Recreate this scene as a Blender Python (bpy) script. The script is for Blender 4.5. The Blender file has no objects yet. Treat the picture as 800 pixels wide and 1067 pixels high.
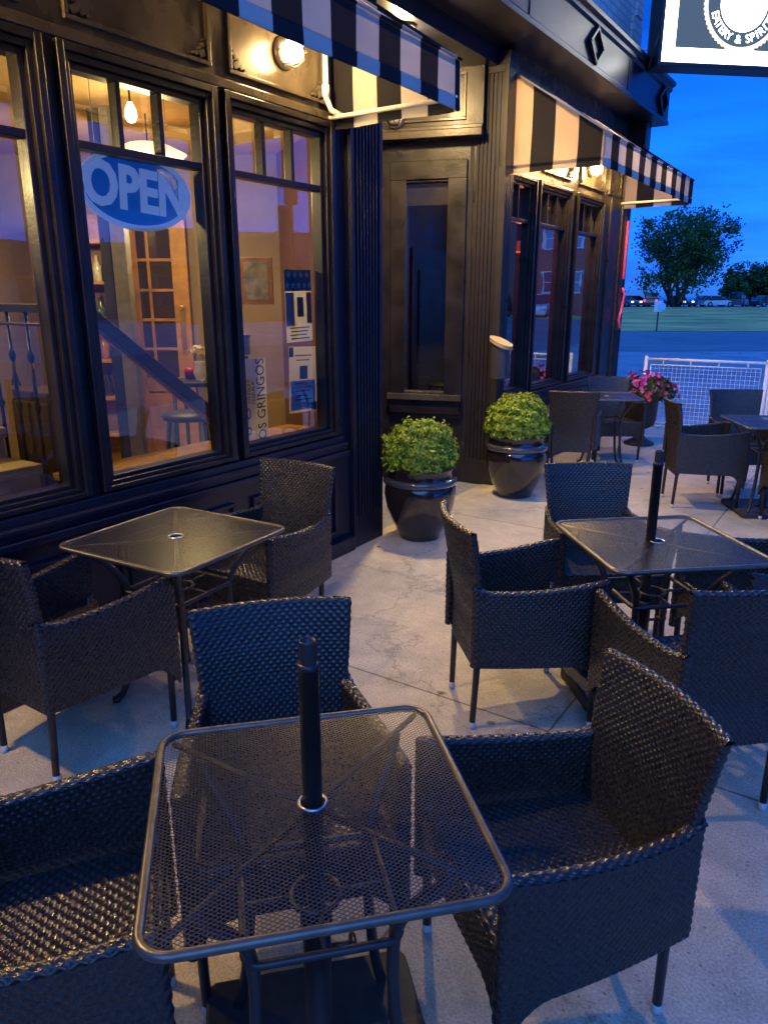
import bpy, bmesh, math, random
import numpy as np
from mathutils import Vector, Matrix
R = math.radians
PI = math.pi
random.seed(7)
rng = np.random.default_rng(11)
scene = bpy.context.scene
C = scene.collection

# ------------------------------------------------------------------ camera
cam_d = bpy.data.cameras.new('camera')
cam = bpy.data.objects.new('camera', cam_d); C.objects.link(cam)
YAW, PITCH = R(33.7), math.atan(224.5 / 770)
cam.location = (0, 0, 1.65)
cam.rotation_euler = (PI / 2 - PITCH, 0, YAW)
cam_d.sensor_fit = 'VERTICAL'; cam_d.sensor_height = 36
cam_d.lens = 36 * 770 / 1067.0
cam_d.clip_start = .05; cam_d.clip_end = 5000
scene.camera = cam

# ------------------------------------------------------------------ world, sun, exposure
w = bpy.data.worlds.new('World'); scene.world = w; w.use_nodes = True
nt = w.node_tree; nt.nodes.clear()
SUN_EL, SUN_AZ = R(3.0), R(150)      # afterglow behind the camera
out = nt.nodes.new('ShaderNodeOutputWorld'); bg = nt.nodes.new('ShaderNodeBackground')
sky = nt.nodes.new('ShaderNodeTexSky'); sky.sky_type = 'NISHITA'; sky.sun_disc = False
sky.sun_elevation = SUN_EL; sky.sun_rotation = SUN_AZ
sky.air_density = 1.0; sky.dust_density = .3; sky.ozone_density = 4.0
tc = nt.nodes.new('ShaderNodeTexCoord')
sep = nt.nodes.new('ShaderNodeSeparateXYZ'); nt.links.new(tc.outputs['Generated'], sep.inputs[0])
# elevation tint: deep blue low down, paler overhead
ramp = nt.nodes.new('ShaderNodeValToRGB'); nt.links.new(sep.outputs['Z'], ramp.inputs[0])
ramp.color_ramp.elements[0].position = 0.0; ramp.color_ramp.elements[0].color = (.02, .24, 3.4, 1)
ramp.color_ramp.elements[1].position = .32; ramp.color_ramp.elements[1].color = (.006, .10, .33, 1)
e = ramp.color_ramp.elements.new(.62); e.color = (.07, .62, 1.5, 1)
e = ramp.color_ramp.elements.new(.10); e.color = (.018, .185, 1.0, 1)
mul = nt.nodes.new('ShaderNodeMix'); mul.data_type = 'RGBA'; mul.blend_type = 'MULTIPLY'; mul.inputs[0].default_value = 1
nt.links.new(sky.outputs[0], mul.inputs[6]); nt.links.new(ramp.outputs[0], mul.inputs[7])
# long thin clouds
mp = nt.nodes.new('ShaderNodeMapping'); mp.inputs['Scale'].default_value = (1.2, 1.2, 9)
nz = nt.nodes.new('ShaderNodeTexNoise'); nz.inputs['Scale'].default_value = 2.2; nz.inputs['Detail'].default_value = 7
nz.inputs['Roughness'].default_value = .55
nt.links.new(tc.outputs['Generated'], mp.inputs[0]); nt.links.new(mp.outputs[0], nz.inputs[0])
cr = nt.nodes.new('ShaderNodeValToRGB'); nt.links.new(nz.outputs[0], cr.inputs[0])
cr.color_ramp.elements[0].position = .38; cr.color_ramp.elements[0].color = (1.5, 1.14, 1.04, 1)
cr.color_ramp.elements[1].position = .68; cr.color_ramp.elements[1].color = (.95, .58, .55, 1)
mul2 = nt.nodes.new('ShaderNodeMix'); mul2.data_type = 'RGBA'; mul2.blend_type = 'MULTIPLY'; mul2.inputs[0].default_value = 1
nt.links.new(mul.outputs[2], mul2.inputs[6]); nt.links.new(cr.outputs[0], mul2.inputs[7])
nt.links.new(mul2.outputs[2], bg.inputs[0]); bg.inputs[1].default_value = .12
nt.links.new(bg.outputs[0], out.inputs[0])

sd = bpy.data.lights.new('sun', 'SUN'); sd.energy = .10; sd.angle = R(50); sd.color = (.28, .52, 1.0)
sun = bpy.data.objects.new('sun', sd); C.objects.link(sun)
sv = Vector((math.sin(SUN_AZ) * math.cos(R(38)), math.cos(SUN_AZ) * math.cos(R(38)), math.sin(R(38))))
sun.rotation_euler = sv.to_track_quat('Z', 'Y').to_euler()

scene.view_settings.view_transform = 'Standard'; scene.view_settings.look = 'None'
scene.view_settings.gamma = 1; scene.view_settings.exposure = 3.3
scene.render.engine = 'CYCLES'
scene.cycles.use_denoising = True
scene.cycles.max_bounces = 8; scene.cycles.transparent_max_bounces = 24
scene.cycles.diffuse_bounces = 3; scene.cycles.glossy_bounces = 4
scene.cycles.caustics_reflective = False; scene.cycles.caustics_refractive = False
scene.cycles.sample_clamp_indirect = 6

# ------------------------------------------------------------------ materials
def nodes(m):
    return m.node_tree.nodes, m.node_tree.links
def mat(name, col, rough=.6, metal=0., spec=.5, var=0., vscale=20., bump=0., bscale=80., coat=0., rvar=0., sss=None):
    m = bpy.data.materials.new(name); m.use_nodes = True
    N, L = nodes(m); b = N['Principled BSDF']
    b.inputs['Base Color'].default_value = (*col, 1); b.inputs['Roughness'].default_value = rough
    b.inputs['Metallic'].default_value = metal; b.inputs['Specular IOR Level'].default_value = spec
    b.inputs['Coat Weight'].default_value = coat
    t = N.new('ShaderNodeTexCoord')
    if var or rvar:
        n = N.new('ShaderNodeTexNoise'); n.inputs['Scale'].default_value = vscale; n.inputs['Detail'].default_value = 6
        L.new(t.outputs['Object'], n.inputs[0])
        if var:
            r = N.new('ShaderNodeMapRange'); r.inputs[1].default_value = .3; r.inputs[2].default_value = .7
            r.inputs[3].default_value = 1 - var; r.inputs[4].default_value = 1 + var
            L.new(n.outputs[0], r.inputs[0])
            mx = N.new('ShaderNodeVectorMath'); mx.operation = 'SCALE'; mx.inputs[0].default_value = col
            L.new(r.outputs[0], mx.inputs['Scale']); L.new(mx.outputs[0], b.inputs['Base Color'])
        if rvar:
            r = N.new('ShaderNodeMapRange'); r.inputs[1].default_value = .3; r.inputs[2].default_value = .7
            r.inputs[3].default_value = max(0, rough - rvar); r.inputs[4].default_value = min(1, rough + rvar)
            L.new(n.outputs[0], r.inputs[0]); L.new(r.outputs[0], b.inputs['Roughness'])
    if bump:
        n2 = N.new('ShaderNodeTexNoise'); n2.inputs['Scale'].default_value = bscale; n2.inputs['Detail'].default_value = 5
        L.new(t.outputs['Object'], n2.inputs[0])
        bp = N.new('ShaderNodeBump'); bp.inputs['Strength'].default_value = bump; bp.inputs['Distance'].default_value = .01
        L.new(n2.outputs[0], bp.inputs['Height']); L.new(bp.outputs[0], b.inputs['Normal'])
    return m
def emis(name, col, s):
    m = bpy.data.materials.new(name); m.use_nodes = True
    N, L = nodes(m); b = N['Principled BSDF']
    b.inputs['Base Color'].default_value = (*[min(1, c * .8) for c in col], 1)
    b.inputs['Emission Color'].default_value = (*col, 1); b.inputs['Emission Strength'].default_value = s
    return m

black_paint = mat('black_gloss_paint', (.015, .012, .0115), .34, spec=.5, var=.25, vscale=6, bump=.10, bscale=60, rvar=.08)
navy_paint = mat('dark_navy_paint', (.010, .011, .020), .34, var=.2, vscale=8, bump=.08, bscale=60)
fluted_paint = mat('fluted_dark_paint', (.024, .020, .022), .42, var=.2, vscale=9, bump=.06)
tan_paint = mat('brown_olive_paint', (.075, .060, .040), .27, var=.25, vscale=4, bump=.10, bscale=30, rvar=.08)
wicker_m = mat('black_wicker', (.022, .0195, .018), .30, var=.5, vscale=110, rvar=.14)
leg_m = mat('black_powder_metal', (.018, .017, .018), .38, var=.2, vscale=40)
plate_m = mat('rough_cast_plate', (.03, .028, .027), .65, var=.3, vscale=20, bump=.2, bscale=50)
cap_m = mat('pale_plastic_cap', (.45, .45, .45), .4)
mesh_m = mat('black_expanded_metal', (.030, .029, .030), .33, metal=.0, spec=.6)
rim_m = mat('bronze_rim_metal', (.13, .118, .095), .36, metal=.75, var=.2, vscale=30)
pot_m = mat('glazed_black_ceramic', (.016, .012, .011), .12, coat=.7, var=.3, vscale=14, bump=.05, bscale=12)
pot_band_m = mat('glazed_rim_ceramic', (.05, .05, .06), .08, coat=1.0)
urn_m = mat('black_cast_urn', (.015, .014, .014), .5, bump=.3, bscale=40)
soil_m = mat('dark_soil', (.03, .02, .015), .95, bump=.6, bscale=60)
white_metal = mat('white_painted_metal', (.88, .87, .80), .4, var=.08)
brass_m = mat('brass', (.6, .42, .15), .3, metal=1)
wood_m = mat('varnished_orange_wood', (.42, .21, .05), .38, var=.3, vscale=10)
cream_m = mat('cream_wall', (.52, .44, .28), .8, var=.12, vscale=3)
interior_wall_m = mat('interior_warm_wall', (.26, .19, .13), .8, var=.2, vscale=2)
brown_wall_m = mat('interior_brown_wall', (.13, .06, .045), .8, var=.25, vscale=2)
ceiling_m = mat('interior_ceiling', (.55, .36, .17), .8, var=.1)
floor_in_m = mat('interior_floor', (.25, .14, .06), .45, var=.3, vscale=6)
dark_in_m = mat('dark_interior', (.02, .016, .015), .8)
iron_m = mat('black_wrought_iron', (.012, .012, .013), .4)
grey_post_m = mat('grey_post_paint', (.22, .21, .19), .6, var=.15)
dark_post_m = mat('dark_post_paint', (.03, .03, .035), .5)
lamp_metal = mat('lamp_cage_metal', (.25, .22, .18), .35, metal=.8)
tan_cap_m = mat('sand_ash_cap', (.42, .30, .14), .6)
red_m = mat('red_paint', (.35, .02, .03), .4)
tyre_m = mat('tyre_rubber', (.02, .02, .02), .8)
chrome_m = mat('bare_metal', (.5, .5, .5), .3, metal=1)
paper_m = mat('white_paper', (.72, .72, .68), .7)
ink_m = mat('dark_ink', (.03, .03, .04), .7)
bark_m = mat('grey_bark', (.10, .085, .07), .9, bump=.6, bscale=8, var=.3, vscale=6)

glass_m = bpy.data.materials.new('window_glass'); glass_m.use_nodes = True
N, L = nodes(glass_m); N.clear()
o_ = N.new('ShaderNodeOutputMaterial'); tr = N.new('ShaderNodeBsdfTransparent'); gl = N.new('ShaderNodeBsdfGlossy')
tr.inputs[0].default_value = (.90, .91, .90, 1); gl.inputs['Roughness'].default_value = .012
fr = N.new('ShaderNodeFresnel'); fr.inputs[0].default_value = 1.52
ma = N.new('ShaderNodeMath'); ma.operation = 'MULTIPLY_ADD'; ma.inputs[1].default_value = 3.9; ma.inputs[2].default_value = .04; ma.use_clamp = True
bn = N.new('ShaderNodeTexNoise'); bn.inputs['Scale'].default_value = 2.5; tcg = N.new('ShaderNodeTexCoord')
L.new(tcg.outputs['Object'], bn.inputs[0])
bb = N.new('ShaderNodeBump'); bb.inputs['Strength'].default_value = .04; bb.inputs['Distance'].default_value = .02
L.new(bn.outputs[0], bb.inputs['Height']); L.new(bb.outputs[0], gl.inputs['Normal'])
mixg = N.new('ShaderNodeMixShader')
L.new(fr.outputs[0], ma.inputs[0]); L.new(ma.outputs[0], mixg.inputs[0]); L.new(tr.outputs[0], mixg.inputs[1]); L.new(gl.outputs[0], mixg.inputs[2])
L.new(mixg.outputs[0], o_.inputs[0])

# concrete with stains, pocks, cracks and saw-cut joints
def concrete(name, base, dark, joints=None, crack=.5, scale=1.0):
    m = bpy.data.materials.new(name); m.use_nodes = True
    N, L = nodes(m); b = N['Principled BSDF']; b.inputs['Roughness'].default_value = .62
    t = N.new('ShaderNodeTexCoord')
    def noise(s, d=8, r=.6, dist=0):
        n = N.new('ShaderNodeTexNoise'); n.inputs['Scale'].default_value = s; n.inputs['Detail'].default_value = d
        n.inputs['Roughness'].default_value = r; n.inputs['Distortion'].default_value = dist
        L.new(t.outputs['Object'], n.inputs[0]); return n
    def rampn(src, a, ca, c, cc):
        r = N.new('ShaderNodeValToRGB'); r.color_ramp.elements[0].position = a; r.color_ramp.elements[0].color = (*ca, 1)
        r.color_ramp.elements[1].position = c; r.color_ramp.elements[1].color = (*cc, 1); L.new(src, r.inputs[0]); return r
    def mulc(a, bb_):
        x = N.new('ShaderNodeMix'); x.data_type = 'RGBA'; x.blend_type = 'MULTIPLY'; x.inputs[0].default_value = 1
        L.new(a, x.inputs[6]); L.new(bb_, x.inputs[7]); return x.outputs[2]
    big = rampn(noise(1.1 * scale, 6, .6, .8).outputs[0], .32, dark, .62, base)
    mid = rampn(noise(6 * scale, 10, .72, .4).outputs[0], .34, (.78, .78, .79), .62, (1.08, 1.08, 1.08))
    fine = rampn(noise(120 * scale, 5, .8).outputs[0], .36, (.60, .59, .58), .60, (1.12, 1.12, 1.12))
    c = mulc(mulc(big.outputs[0], mid.outputs[0]), fine.outputs[0])
    # small dark spots (gum, leaves' stains)
    v = N.new('ShaderNodeTexVoronoi'); v.inputs['Scale'].default_value = 3.1 * scale; v.inputs['Randomness'].default_value = 1
    L.new(t.outputs['Object'], v.inputs[0])
    c = mulc(c, rampn(v.outputs['Distance'], .035, (.35, .33, .3), .07, (1, 1, 1)).outputs[0])
    v3 = N.new('ShaderNodeTexVoronoi'); v3.inputs['Scale'].default_value = 26 * scale
    L.new(t.outputs['Object'], v3.inputs[0]); c = mulc(c, rampn(v3.outputs['Distance'], .06, (.55, .53, .5), .14, (1, 1, 1)).outputs[0])
    st = noise(2.3 * scale, 12, .75, 1.5)          # pale salt and dust patches
    c = mulc(c, rampn(st.outputs[0], .58, (1, 1, 1), .70, (1.35, 1.36, 1.4)).outputs[0])
    v2 = N.new('ShaderNodeTexVoronoi'); v2.feature = 'DISTANCE_TO_EDGE'; v2.inputs['Scale'].default_value = .42 * scale
    dn = noise(1.7 * scale, 8, .7); va = N.new('ShaderNodeVectorMath'); va.operation = 'ADD'
    L.new(t.outputs['Object'], va.inputs[0]); L.new(dn.outputs['Color'], va.inputs[1]); L.new(va.outputs[0], v2.inputs[0])
    c = mulc(c, rampn(v2.outputs['Distance'], .0012, (1 - crack,) * 3, .005, (1, 1, 1)).outputs[0])
    if joints:
        s = N.new('ShaderNodeSeparateXYZ'); L.new(t.outputs['Object'], s.inputs[0])
        for ax, off, per in joints:
            a1 = N.new('ShaderNodeMath'); a1.operation = 'SUBTRACT'; a1.inputs[1].default_value = off; L.new(s.outputs[ax], a1.inputs[0])
            a2 = N.new('ShaderNodeMath'); a2.operation = 'PINGPONG'; a2.inputs[1].default_value = per / 2; L.new(a1.outputs[0], a2.inputs[0])
            c = mulc(c, rampn(a2.outputs[0], .0028, (.12, .1, .1), .005, (1, 1, 1)).outputs[0])
    L.new(c, b.inputs['Base Color'])
    bn_ = noise(140 * scale, 4, .7); bp = N.new('ShaderNodeBump'); bp.inputs['Strength'].default_value = .6; bp.inputs['Distance'].default_value = .006
    L.new(bn_.outputs[0], bp.inputs['Height']); L.new(bp.outputs[0], b.inputs['Normal'])
    return m
patio_m = concrete('patio_concrete', (.56, .51, .395), (.46, .42, .325), joints=[('Y', 2.49, 2.5), ('X', -.88, 2.6)], crack=.45)
lot_m = concrete('worn_pavement', (.40, .42, .45), (.27, .28, .31), crack=.8, scale=.35)
asphalt_m = concrete('asphalt', (.23, .235, .25), (.16, .165, .18), crack=.6, scale=.2)

grass_m = mat('dry_grass', (.62, .46, .12), .9, var=.5, vscale=.25, bump=1.0, bscale=3)
water_m = mat('lake_water', (.01, .05, .14), .25, spec=.4, bump=.5, bscale=.15)
brick_mats = {}
def brick(name, c1, c2, mortar, scale=1.0, wet=.85):
    m = bpy.data.materials.new(name); m.use_nodes = True
    N, L = nodes(m); b = N['Principled BSDF']; b.inputs['Roughness'].default_value = wet
    t = N.new('ShaderNodeTexCoord'); s = N.new('ShaderNodeSeparateXYZ'); L.new(t.outputs['Object'], s.inputs[0])
    ad = N.new('ShaderNodeMath'); ad.operation = 'ADD'; L.new(s.outputs[0], ad.inputs[0]); L.new(s.outputs[1], ad.inputs[1])
    cb = N.new('ShaderNodeCombineXYZ'); L.new(ad.outputs[0], cb.inputs[0]); L.new(s.outputs[2], cb.inputs[1])
    br = N.new('ShaderNodeTexBrick'); br.inputs['Color1'].default_value = (*c1, 1); br.inputs['Color2'].default_value = (*c2, 1)
    br.inputs['Mortar'].default_value = (*mortar, 1); br.inputs['Scale'].default_value = scale
    br.inputs['Brick Width'].default_value = .21; br.inputs['Row Height'].default_value = .075; br.inputs['Mortar Size'].default_value = .008
    L.new(cb.outputs[0], br.inputs[0]); L.new(br.outputs[0], b.inputs['Base Color'])
    bp = N.new('ShaderNodeBump'); bp.inputs['Strength'].default_value = .5; bp.inputs['Distance'].default_value = .01; bp.invert = True
    L.new(br.outputs['Fac'], bp.inputs['Height']); L.new(bp.outputs[0], b.inputs['Normal'])
    return m
pale_brick_m = brick('pale_painted_brick', (.62, .64, .62), (.46, .50, .52), (.34, .36, .38))
red_brick_m = brick('red_brick', (.45, .17, .12), (.36, .13, .09), (.2, .17, .15))

def stripes(name, axis, off, width, light, dark, warm=.5):
    """woven awning cloth: stripes across one axis, lets lamp light through"""
    m = bpy.data.materials.new(name); m.use_nodes = True
    N, L = nodes(m); N.clear(); o = N.new('ShaderNodeOutputMaterial')
    t = N.new('ShaderNodeTexCoord'); s = N.new('ShaderNodeSeparateXYZ'); L.new(t.outputs['Object'], s.inputs[0])
    a = N.new('ShaderNodeMath'); a.operation = 'SUBTRACT'; a.inputs[1].default_value = off; L.new(s.outputs[axis], a.inputs[0])
    d = N.new('ShaderNodeMath'); d.operation = 'DIVIDE'; d.inputs[1].default_value = 2 * width; L.new(a.outputs[0], d.inputs[0])
    f = N.new('ShaderNodeMath'); f.operation = 'FRACT'; L.new(d.outputs[0], f.inputs[0])
    g = N.new('ShaderNodeMath'); g.operation = 'GREATER_THAN'; g.inputs[1].default_value = .5; L.new(f.outputs[0], g.inputs[0])
    n = N.new('ShaderNodeTexNoise'); n.inputs['Scale'].default_value = 260; n.inputs['Detail'].default_value = 3; L.new(t.outputs['Object'], n.inputs[0])
    mx = N.new('ShaderNodeMix'); mx.data_type = 'RGBA'; mx.inputs[6].default_value = (*light, 1); mx.inputs[7].default_value = (*dark, 1)
    L.new(g.outputs[0], mx.inputs[0])
    n2 = N.new('ShaderNodeTexNoise'); n2.inputs['Scale'].default_value = 4; n2.inputs['Detail'].default_value = 6; L.new(t.outputs['Object'], n2.inputs[0])
    r = N.new('ShaderNodeMapRange'); r.inputs[3].default_value = .78; r.inputs[4].default_value = 1.15; L.new(n2.outputs[0], r.inputs[0])
    sc = N.new('ShaderNodeVectorMath'); sc.operation = 'SCALE'; L.new(mx.outputs[2], sc.inputs[0]); L.new(r.outputs[0], sc.inputs['Scale'])
    df = N.new('ShaderNodeBsdfDiffuse'); tl = N.new('ShaderNodeBsdfTranslucent'); L.new(sc.outputs[0], df.inputs[0]); L.new(sc.outputs[0], tl.inputs[0])
    bp = N.new('ShaderNodeBump'); bp.inputs['Strength'].default_value = .2; bp.inputs['Distance'].default_value = .002
    L.new(n.outputs[0], bp.inputs['Height']); L.new(bp.outputs[0], df.inputs['Normal'])
    ms = N.new('ShaderNodeMixShader'); ms.inputs[0].default_value = warm
    L.new(df.outputs[0], ms.inputs[1]); L.new(tl.outputs[0], ms.inputs[2]); L.new(ms.outputs[0], o.inputs[0])
    return m
CL, CD = (.52, .49, .44), (.028, .027, .032)
cloth1_m = stripes('striped_awning_cloth', 'Y', 2.146 - .172, .172, CD, CL, .26)
cloth1_hem_m = stripes('striped_awning_hem', 'Y', 2.146 - .172, .172, CD, CL, .03)
cloth1x_m = stripes('striped_awning_end_cloth', 'X', -2.86, .16, CD, CL, .26)
cloth2_m = stripes('striped_awning_cloth_far', 'Y', 6.10, .192, CL, CD, .26)
cloth2_hem_m = stripes('striped_awning_hem_far', 'Y', 6.10, .192, CL, CD, .03)
cloth2x_m = stripes('orange_tinted_awning_end_far', 'X', -2.85, .195, (.56, .45, .33), CD, .6)  # same cloth, pale stripes coloured towards orange to imitate the lamp glow

def paper(name, col):
    m = bpy.data.materials.new(name); m.use_nodes = True
    N, L = nodes(m); N.clear(); o = N.new('ShaderNodeOutputMaterial'); d = N.new('ShaderNodeBsdfDiffuse'); t = N.new('ShaderNodeBsdfTranslucent')
    d.inputs[0].default_value = (*col, 1); t.inputs[0].default_value = (*col, 1); x = N.new('ShaderNodeMixShader'); x.inputs[0].default_value = .6
    L.new(d.outputs[0], x.inputs[1]); L.new(t.outputs[0], x.inputs[2]); L.new(x.outputs[0], o.inputs[0]); return m
paper_m = paper('white_paper', (.92, .91, .84))
def leaf_mat(name, c1, c2, sc=1.0):
    m = bpy.data.materials.new(name); m.use_nodes = True
    N, L = nodes(m); N.clear(); o = N.new('ShaderNodeOutputMaterial')
    g = N.new('ShaderNodeNewGeometry'); rp = N.new('ShaderNodeValToRGB'); L.new(g.outputs['Random Per Island'], rp.inputs[0])
    rp.color_ramp.elements[0].color = (*c1, 1); rp.color_ramp.elements[1].color = (*c2, 1)
    df = N.new('ShaderNodeBsdfPrincipled'); df.inputs['Roughness'].default_value = .5; tl = N.new('ShaderNodeBsdfTranslucent')
    L.new(rp.outputs[0], df.inputs['Base Color']); L.new(rp.outputs[0], tl.inputs[0])
    ms = N.new('ShaderNodeMixShader'); ms.inputs[0].default_value = .3
    L.new(df.outputs[0], ms.inputs[1]); L.new(tl.outputs[0], ms.inputs[2]); L.new(ms.outputs[0], o.inputs[0])
    return m
box_leaf_m = leaf_mat('boxwood_leaves', (.09, .18, .012), (.44, .56, .045))
tree_leaf_m = leaf_mat('tree_leaves', (.035, .085, .02), (.10, .19, .04))
petunia_m = leaf_mat('pink_petals', (.60, .03, .30), (.80, .25, .55))
petal_red_m = leaf_mat('red_petals', (.45, .01, .04), (.7, .1, .2))

# ------------------------------------------------------------------ mesh helpers
class MB:
    def __init__(s): s.v = []; s.f = []
    def add(s, vs, fs):
        o = len(s.v); s.v += [tuple(p) for p in vs]; s.f += [tuple(i + o for i in f) for f in fs]; return s
    def box(s, a, b, M=None):
        x0, y0, z0 = a; x1, y1, z1 = b
        x0, x1 = min(x0, x1), max(x0, x1); y0, y1 = min(y0, y1), max(y0, y1); z0, z1 = min(z0, z1), max(z0, z1)
        vs = [(x0, y0, z0), (x1, y0, z0), (x1, y1, z0), (x0, y1, z0), (x0, y0, z1), (x1, y0, z1), (x1, y1, z1), (x0, y1, z1)]
        if M is not None: vs = [tuple(M @ Vector(p)) for p in vs]
        return s.add(vs, [(0, 3, 2, 1), (4, 5, 6, 7), (0, 1, 5, 4), (1, 2, 6, 5), (2, 3, 7, 6), (3, 0, 4, 7)])
    def obox(s, c, half, u, v, w_=(0, 0, 1)):
        c, u, v, w_ = Vector(c), Vector(u).normalized(), Vector(v).normalized(), Vector(w_).normalized()
        vs = []
        for k in (-1, 1):
            for i, j in ((-1, -1), (1, -1), (1, 1), (-1, 1)):
                vs.append(c + u * half[0] * i + v * half[1] * j + w_ * half[2] * k)
        return s.add(vs, [(0, 3, 2, 1), (4, 5, 6, 7), (0, 1, 5, 4), (1, 2, 6, 5), (2, 3, 7, 6), (3, 0, 4, 7)])
    def prism(s, prof, z0, z1, M=None):
        n = len(prof); vs = [(x, y, z0) for x, y in prof] + [(x, y, z1) for x, y in prof]
        if M is not None: vs = [tuple(M @ Vector(p)) for p in vs]
        return s.add(vs, [tuple(range(n))[::-1], tuple(range(n, 2 * n))] + [(i, (i + 1) % n, n + (i + 1) % n, n + i) for i in range(n)])
    def tube(s, pts, r, n=10, cap=True):
        pts = [Vector(p) for p in pts]; rs = r if isinstance(r, (list, tuple)) else [r] * len(pts)
        rings = []; up = None
        for i, p in enumerate(pts):
            d = (pts[min(i + 1, len(pts) - 1)] - pts[max(i - 1, 0)]).normalized()
            if up is None: up = Vector((0, 0, 1)) if abs(d.z) < .9 else Vector((1, 0, 0))
            a = d.cross(up).normalized(); up = a.cross(d).normalized()
            rings.append([p + (a * math.cos(2 * PI * k / n) + up * math.sin(2 * PI * k / n)) * rs[i] for k in range(n)])
        vs = [q for rg in rings for q in rg]; fs = []
        for i in range(len(pts) - 1):
            for k in range(n): fs.append((i * n + k, i * n + (k + 1) % n, (i + 1) * n + (k + 1) % n, (i + 1) * n + k))
        if cap: fs += [tuple(range(n))[::-1], tuple(range(len(vs) - n, len(vs)))]
        return s.add(vs, fs)
    def ring(s, pts, r, n=10):
        pts = [Vector(p) for p in pts]; m = len(pts); vs = []; fs = []
        for i, p in enumerate(pts):
            d = (pts[(i + 1) % m] - pts[i - 1]).normalized(); a = d.cross(Vector((0, 0, 1))).normalized(); up = a.cross(d)
            vs += [p + (a * math.cos(2 * PI * k / n) + up * math.sin(2 * PI * k / n)) * r for k in range(n)]
        for i in range(m):
            for k in range(n): fs.append((i * n + k, i * n + (k + 1) % n, ((i + 1) % m) * n + (k + 1) % n, ((i + 1) % m) * n + k))
        return s.add(vs, fs)
    def lathe(s, prof, c=(0, 0, 0), n=40):
        vs = []; fs = []; m = len(prof)
        for r, z in prof:
            for k in range(n): vs.append((c[0] + r * math.cos(2 * PI * k / n), c[1] + r * math.sin(2 * PI * k / n), c[2] + z))
        for i in range(m - 1):
            for k in range(n): fs.append((i * n + k, i * n + (k + 1) % n, (i + 1) * n + (k + 1) % n, (i + 1) * n + k))
        return s.add(vs, fs)
    def build(s, name, m, parent=None, bevel=0, smooth=False, loc=None):
        me = bpy.data.meshes.new(name); me.from_pydata(s.v, [], s.f); me.update()
        if m: me.materials.append(m)
        o = bpy.data.objects.new(name, me); C.objects.link(o)
        if parent is not None: o.parent = parent
        if loc is not None: o.location = loc
        if smooth: me.shade_smooth()
        if bevel:
            md = o.modifiers.new('bevel', 'BEVEL'); md.width = bevel; md.segments = 2; md.limit_method = 'ANGLE'; md.harden_normals = False
        return o
def np_mesh(name, V, F, m, parent=None, smooth=True, loc=None):
    V = np.asarray(V, np.float32); F = np.asarray(F, np.int32)
    me = bpy.data.meshes.new(name); me.vertices.add(len(V)); me.vertices.foreach_set('co', V.ravel())
    me.loops.add(F.size); me.loops.foreach_set('vertex_index', F.ravel())
    me.polygons.add(len(F)); me.polygons.foreach_set('loop_start', np.arange(0, F.size, F.shape[1], dtype=np.int32))
    me.update(calc_edges=True); me.materials.append(m)
    if smooth: me.shade_smooth()
    o = bpy.data.objects.new(name, me); C.objects.link(o)
    if parent is not None: o.parent = parent
    if loc is not None: o.location = loc
    return o
def tag(o, label=None, cat=None, group=None, kind=None):
    if label: o['label'] = label
    if cat: o['category'] = cat
    if group: o['group'] = group
    if kind: o['kind'] = kind
    return o
def empty(name, loc=(0, 0, 0), rz=0, label=None, cat=None, group=None):
    o = bpy.data.objects.new(name, None); C.objects.link(o); o.empty_display_size = .1
    o.location = loc; o.rotation_euler = (0, 0, rz); return tag(o, label, cat, group)
def kids(o): return [x for x in C.objects if x.parent == o]
def copy_tree(o, parent=None):
    c = o.copy(); C.objects.link(c)
    if parent is not None: c.parent = parent
    for ch in kids(o): copy_tree(ch, c)
    return c
def text_mesh(name, s, size, m, parent, M, extrude=.001, font_scale_x=1.0, align='CENTER', bold=0):
    cu = bpy.data.curves.new(name, 'FONT'); cu.body = s; cu.size = size; cu.extrude = extrude; cu.align_x = align; cu.align_y = 'CENTER'
    cu.resolution_u = 3; cu.offset = bold
    t = bpy.data.objects.new(name, cu); C.objects.link(t)
    dg = bpy.context.evaluated_depsgraph_get(); me = bpy.data.meshes.new_from_object(t.evaluated_get(dg))
    bpy.data.objects.remove(t); bpy.data.curves.remove(cu)
    for v in me.vertices: v.co.x *= font_scale_x
    me.transform(M); me.materials.clear(); me.materials.append(m)
    o = bpy.data.objects.new(name, me); C.objects.link(o)
    if parent is not None: o.parent = parent
    return o

# ------------------------------------------------------------------ ground, roads, lake
F0 = Vector((-math.sin(YAW), math.cos(YAW), 0)); R0 = Vector((math.cos(YAW), math.sin(YAW), 0))
def sheet(name, depths, zs, m, x0=-400, x1=400, n=60, jag=0):
    vs = []; fs = []
    for j, (d, z) in enumerate(zip(depths, zs)):
        for i in range(n + 1):
            x = x0 + (x1 - x0) * i / n; dd = d
            if jag and j in (0, len(depths) - 1): dd += jag * math.sin(x * .31) * math.sin(x * 1.7 + d)
            p = F0 * dd + R0 * x; vs.append((p.x, p.y, z))
    for j in range(len(depths) - 1):
        for i in range(n):
            a = j * (n + 1) + i; fs.append((a, a + 1, a + n + 2, a + n + 1))
    o = MB().add(vs, fs).build(name, m, smooth=True); tag(o, kind='structure'); return o
lot = sheet('ground', [-400, -100, 0, 20, 39, 60, 80, 100, 112, 116, 130, 400, 3000], [-.01, -.01, -.01, -.01, -.01, .08, .2, .3, .3, .2, -3.2, -6, -6], lot_m, -1500, 1500, 60)
sheet('road', [23.8, 30, 38.2], [.0] * 3, asphalt_m)
sheet('grass', [37.6, 45, 60, 80, 100.5], [.012, .025, .105, .225, .325], grass_m, jag=.25, n=400)
sheet('parking_road', [101, 112], [.325, .325], asphalt_m)
sheet('lake_water', [122, 300, 1000, 4000], [-1.6] * 4, water_m, -3000, 3000)
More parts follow.
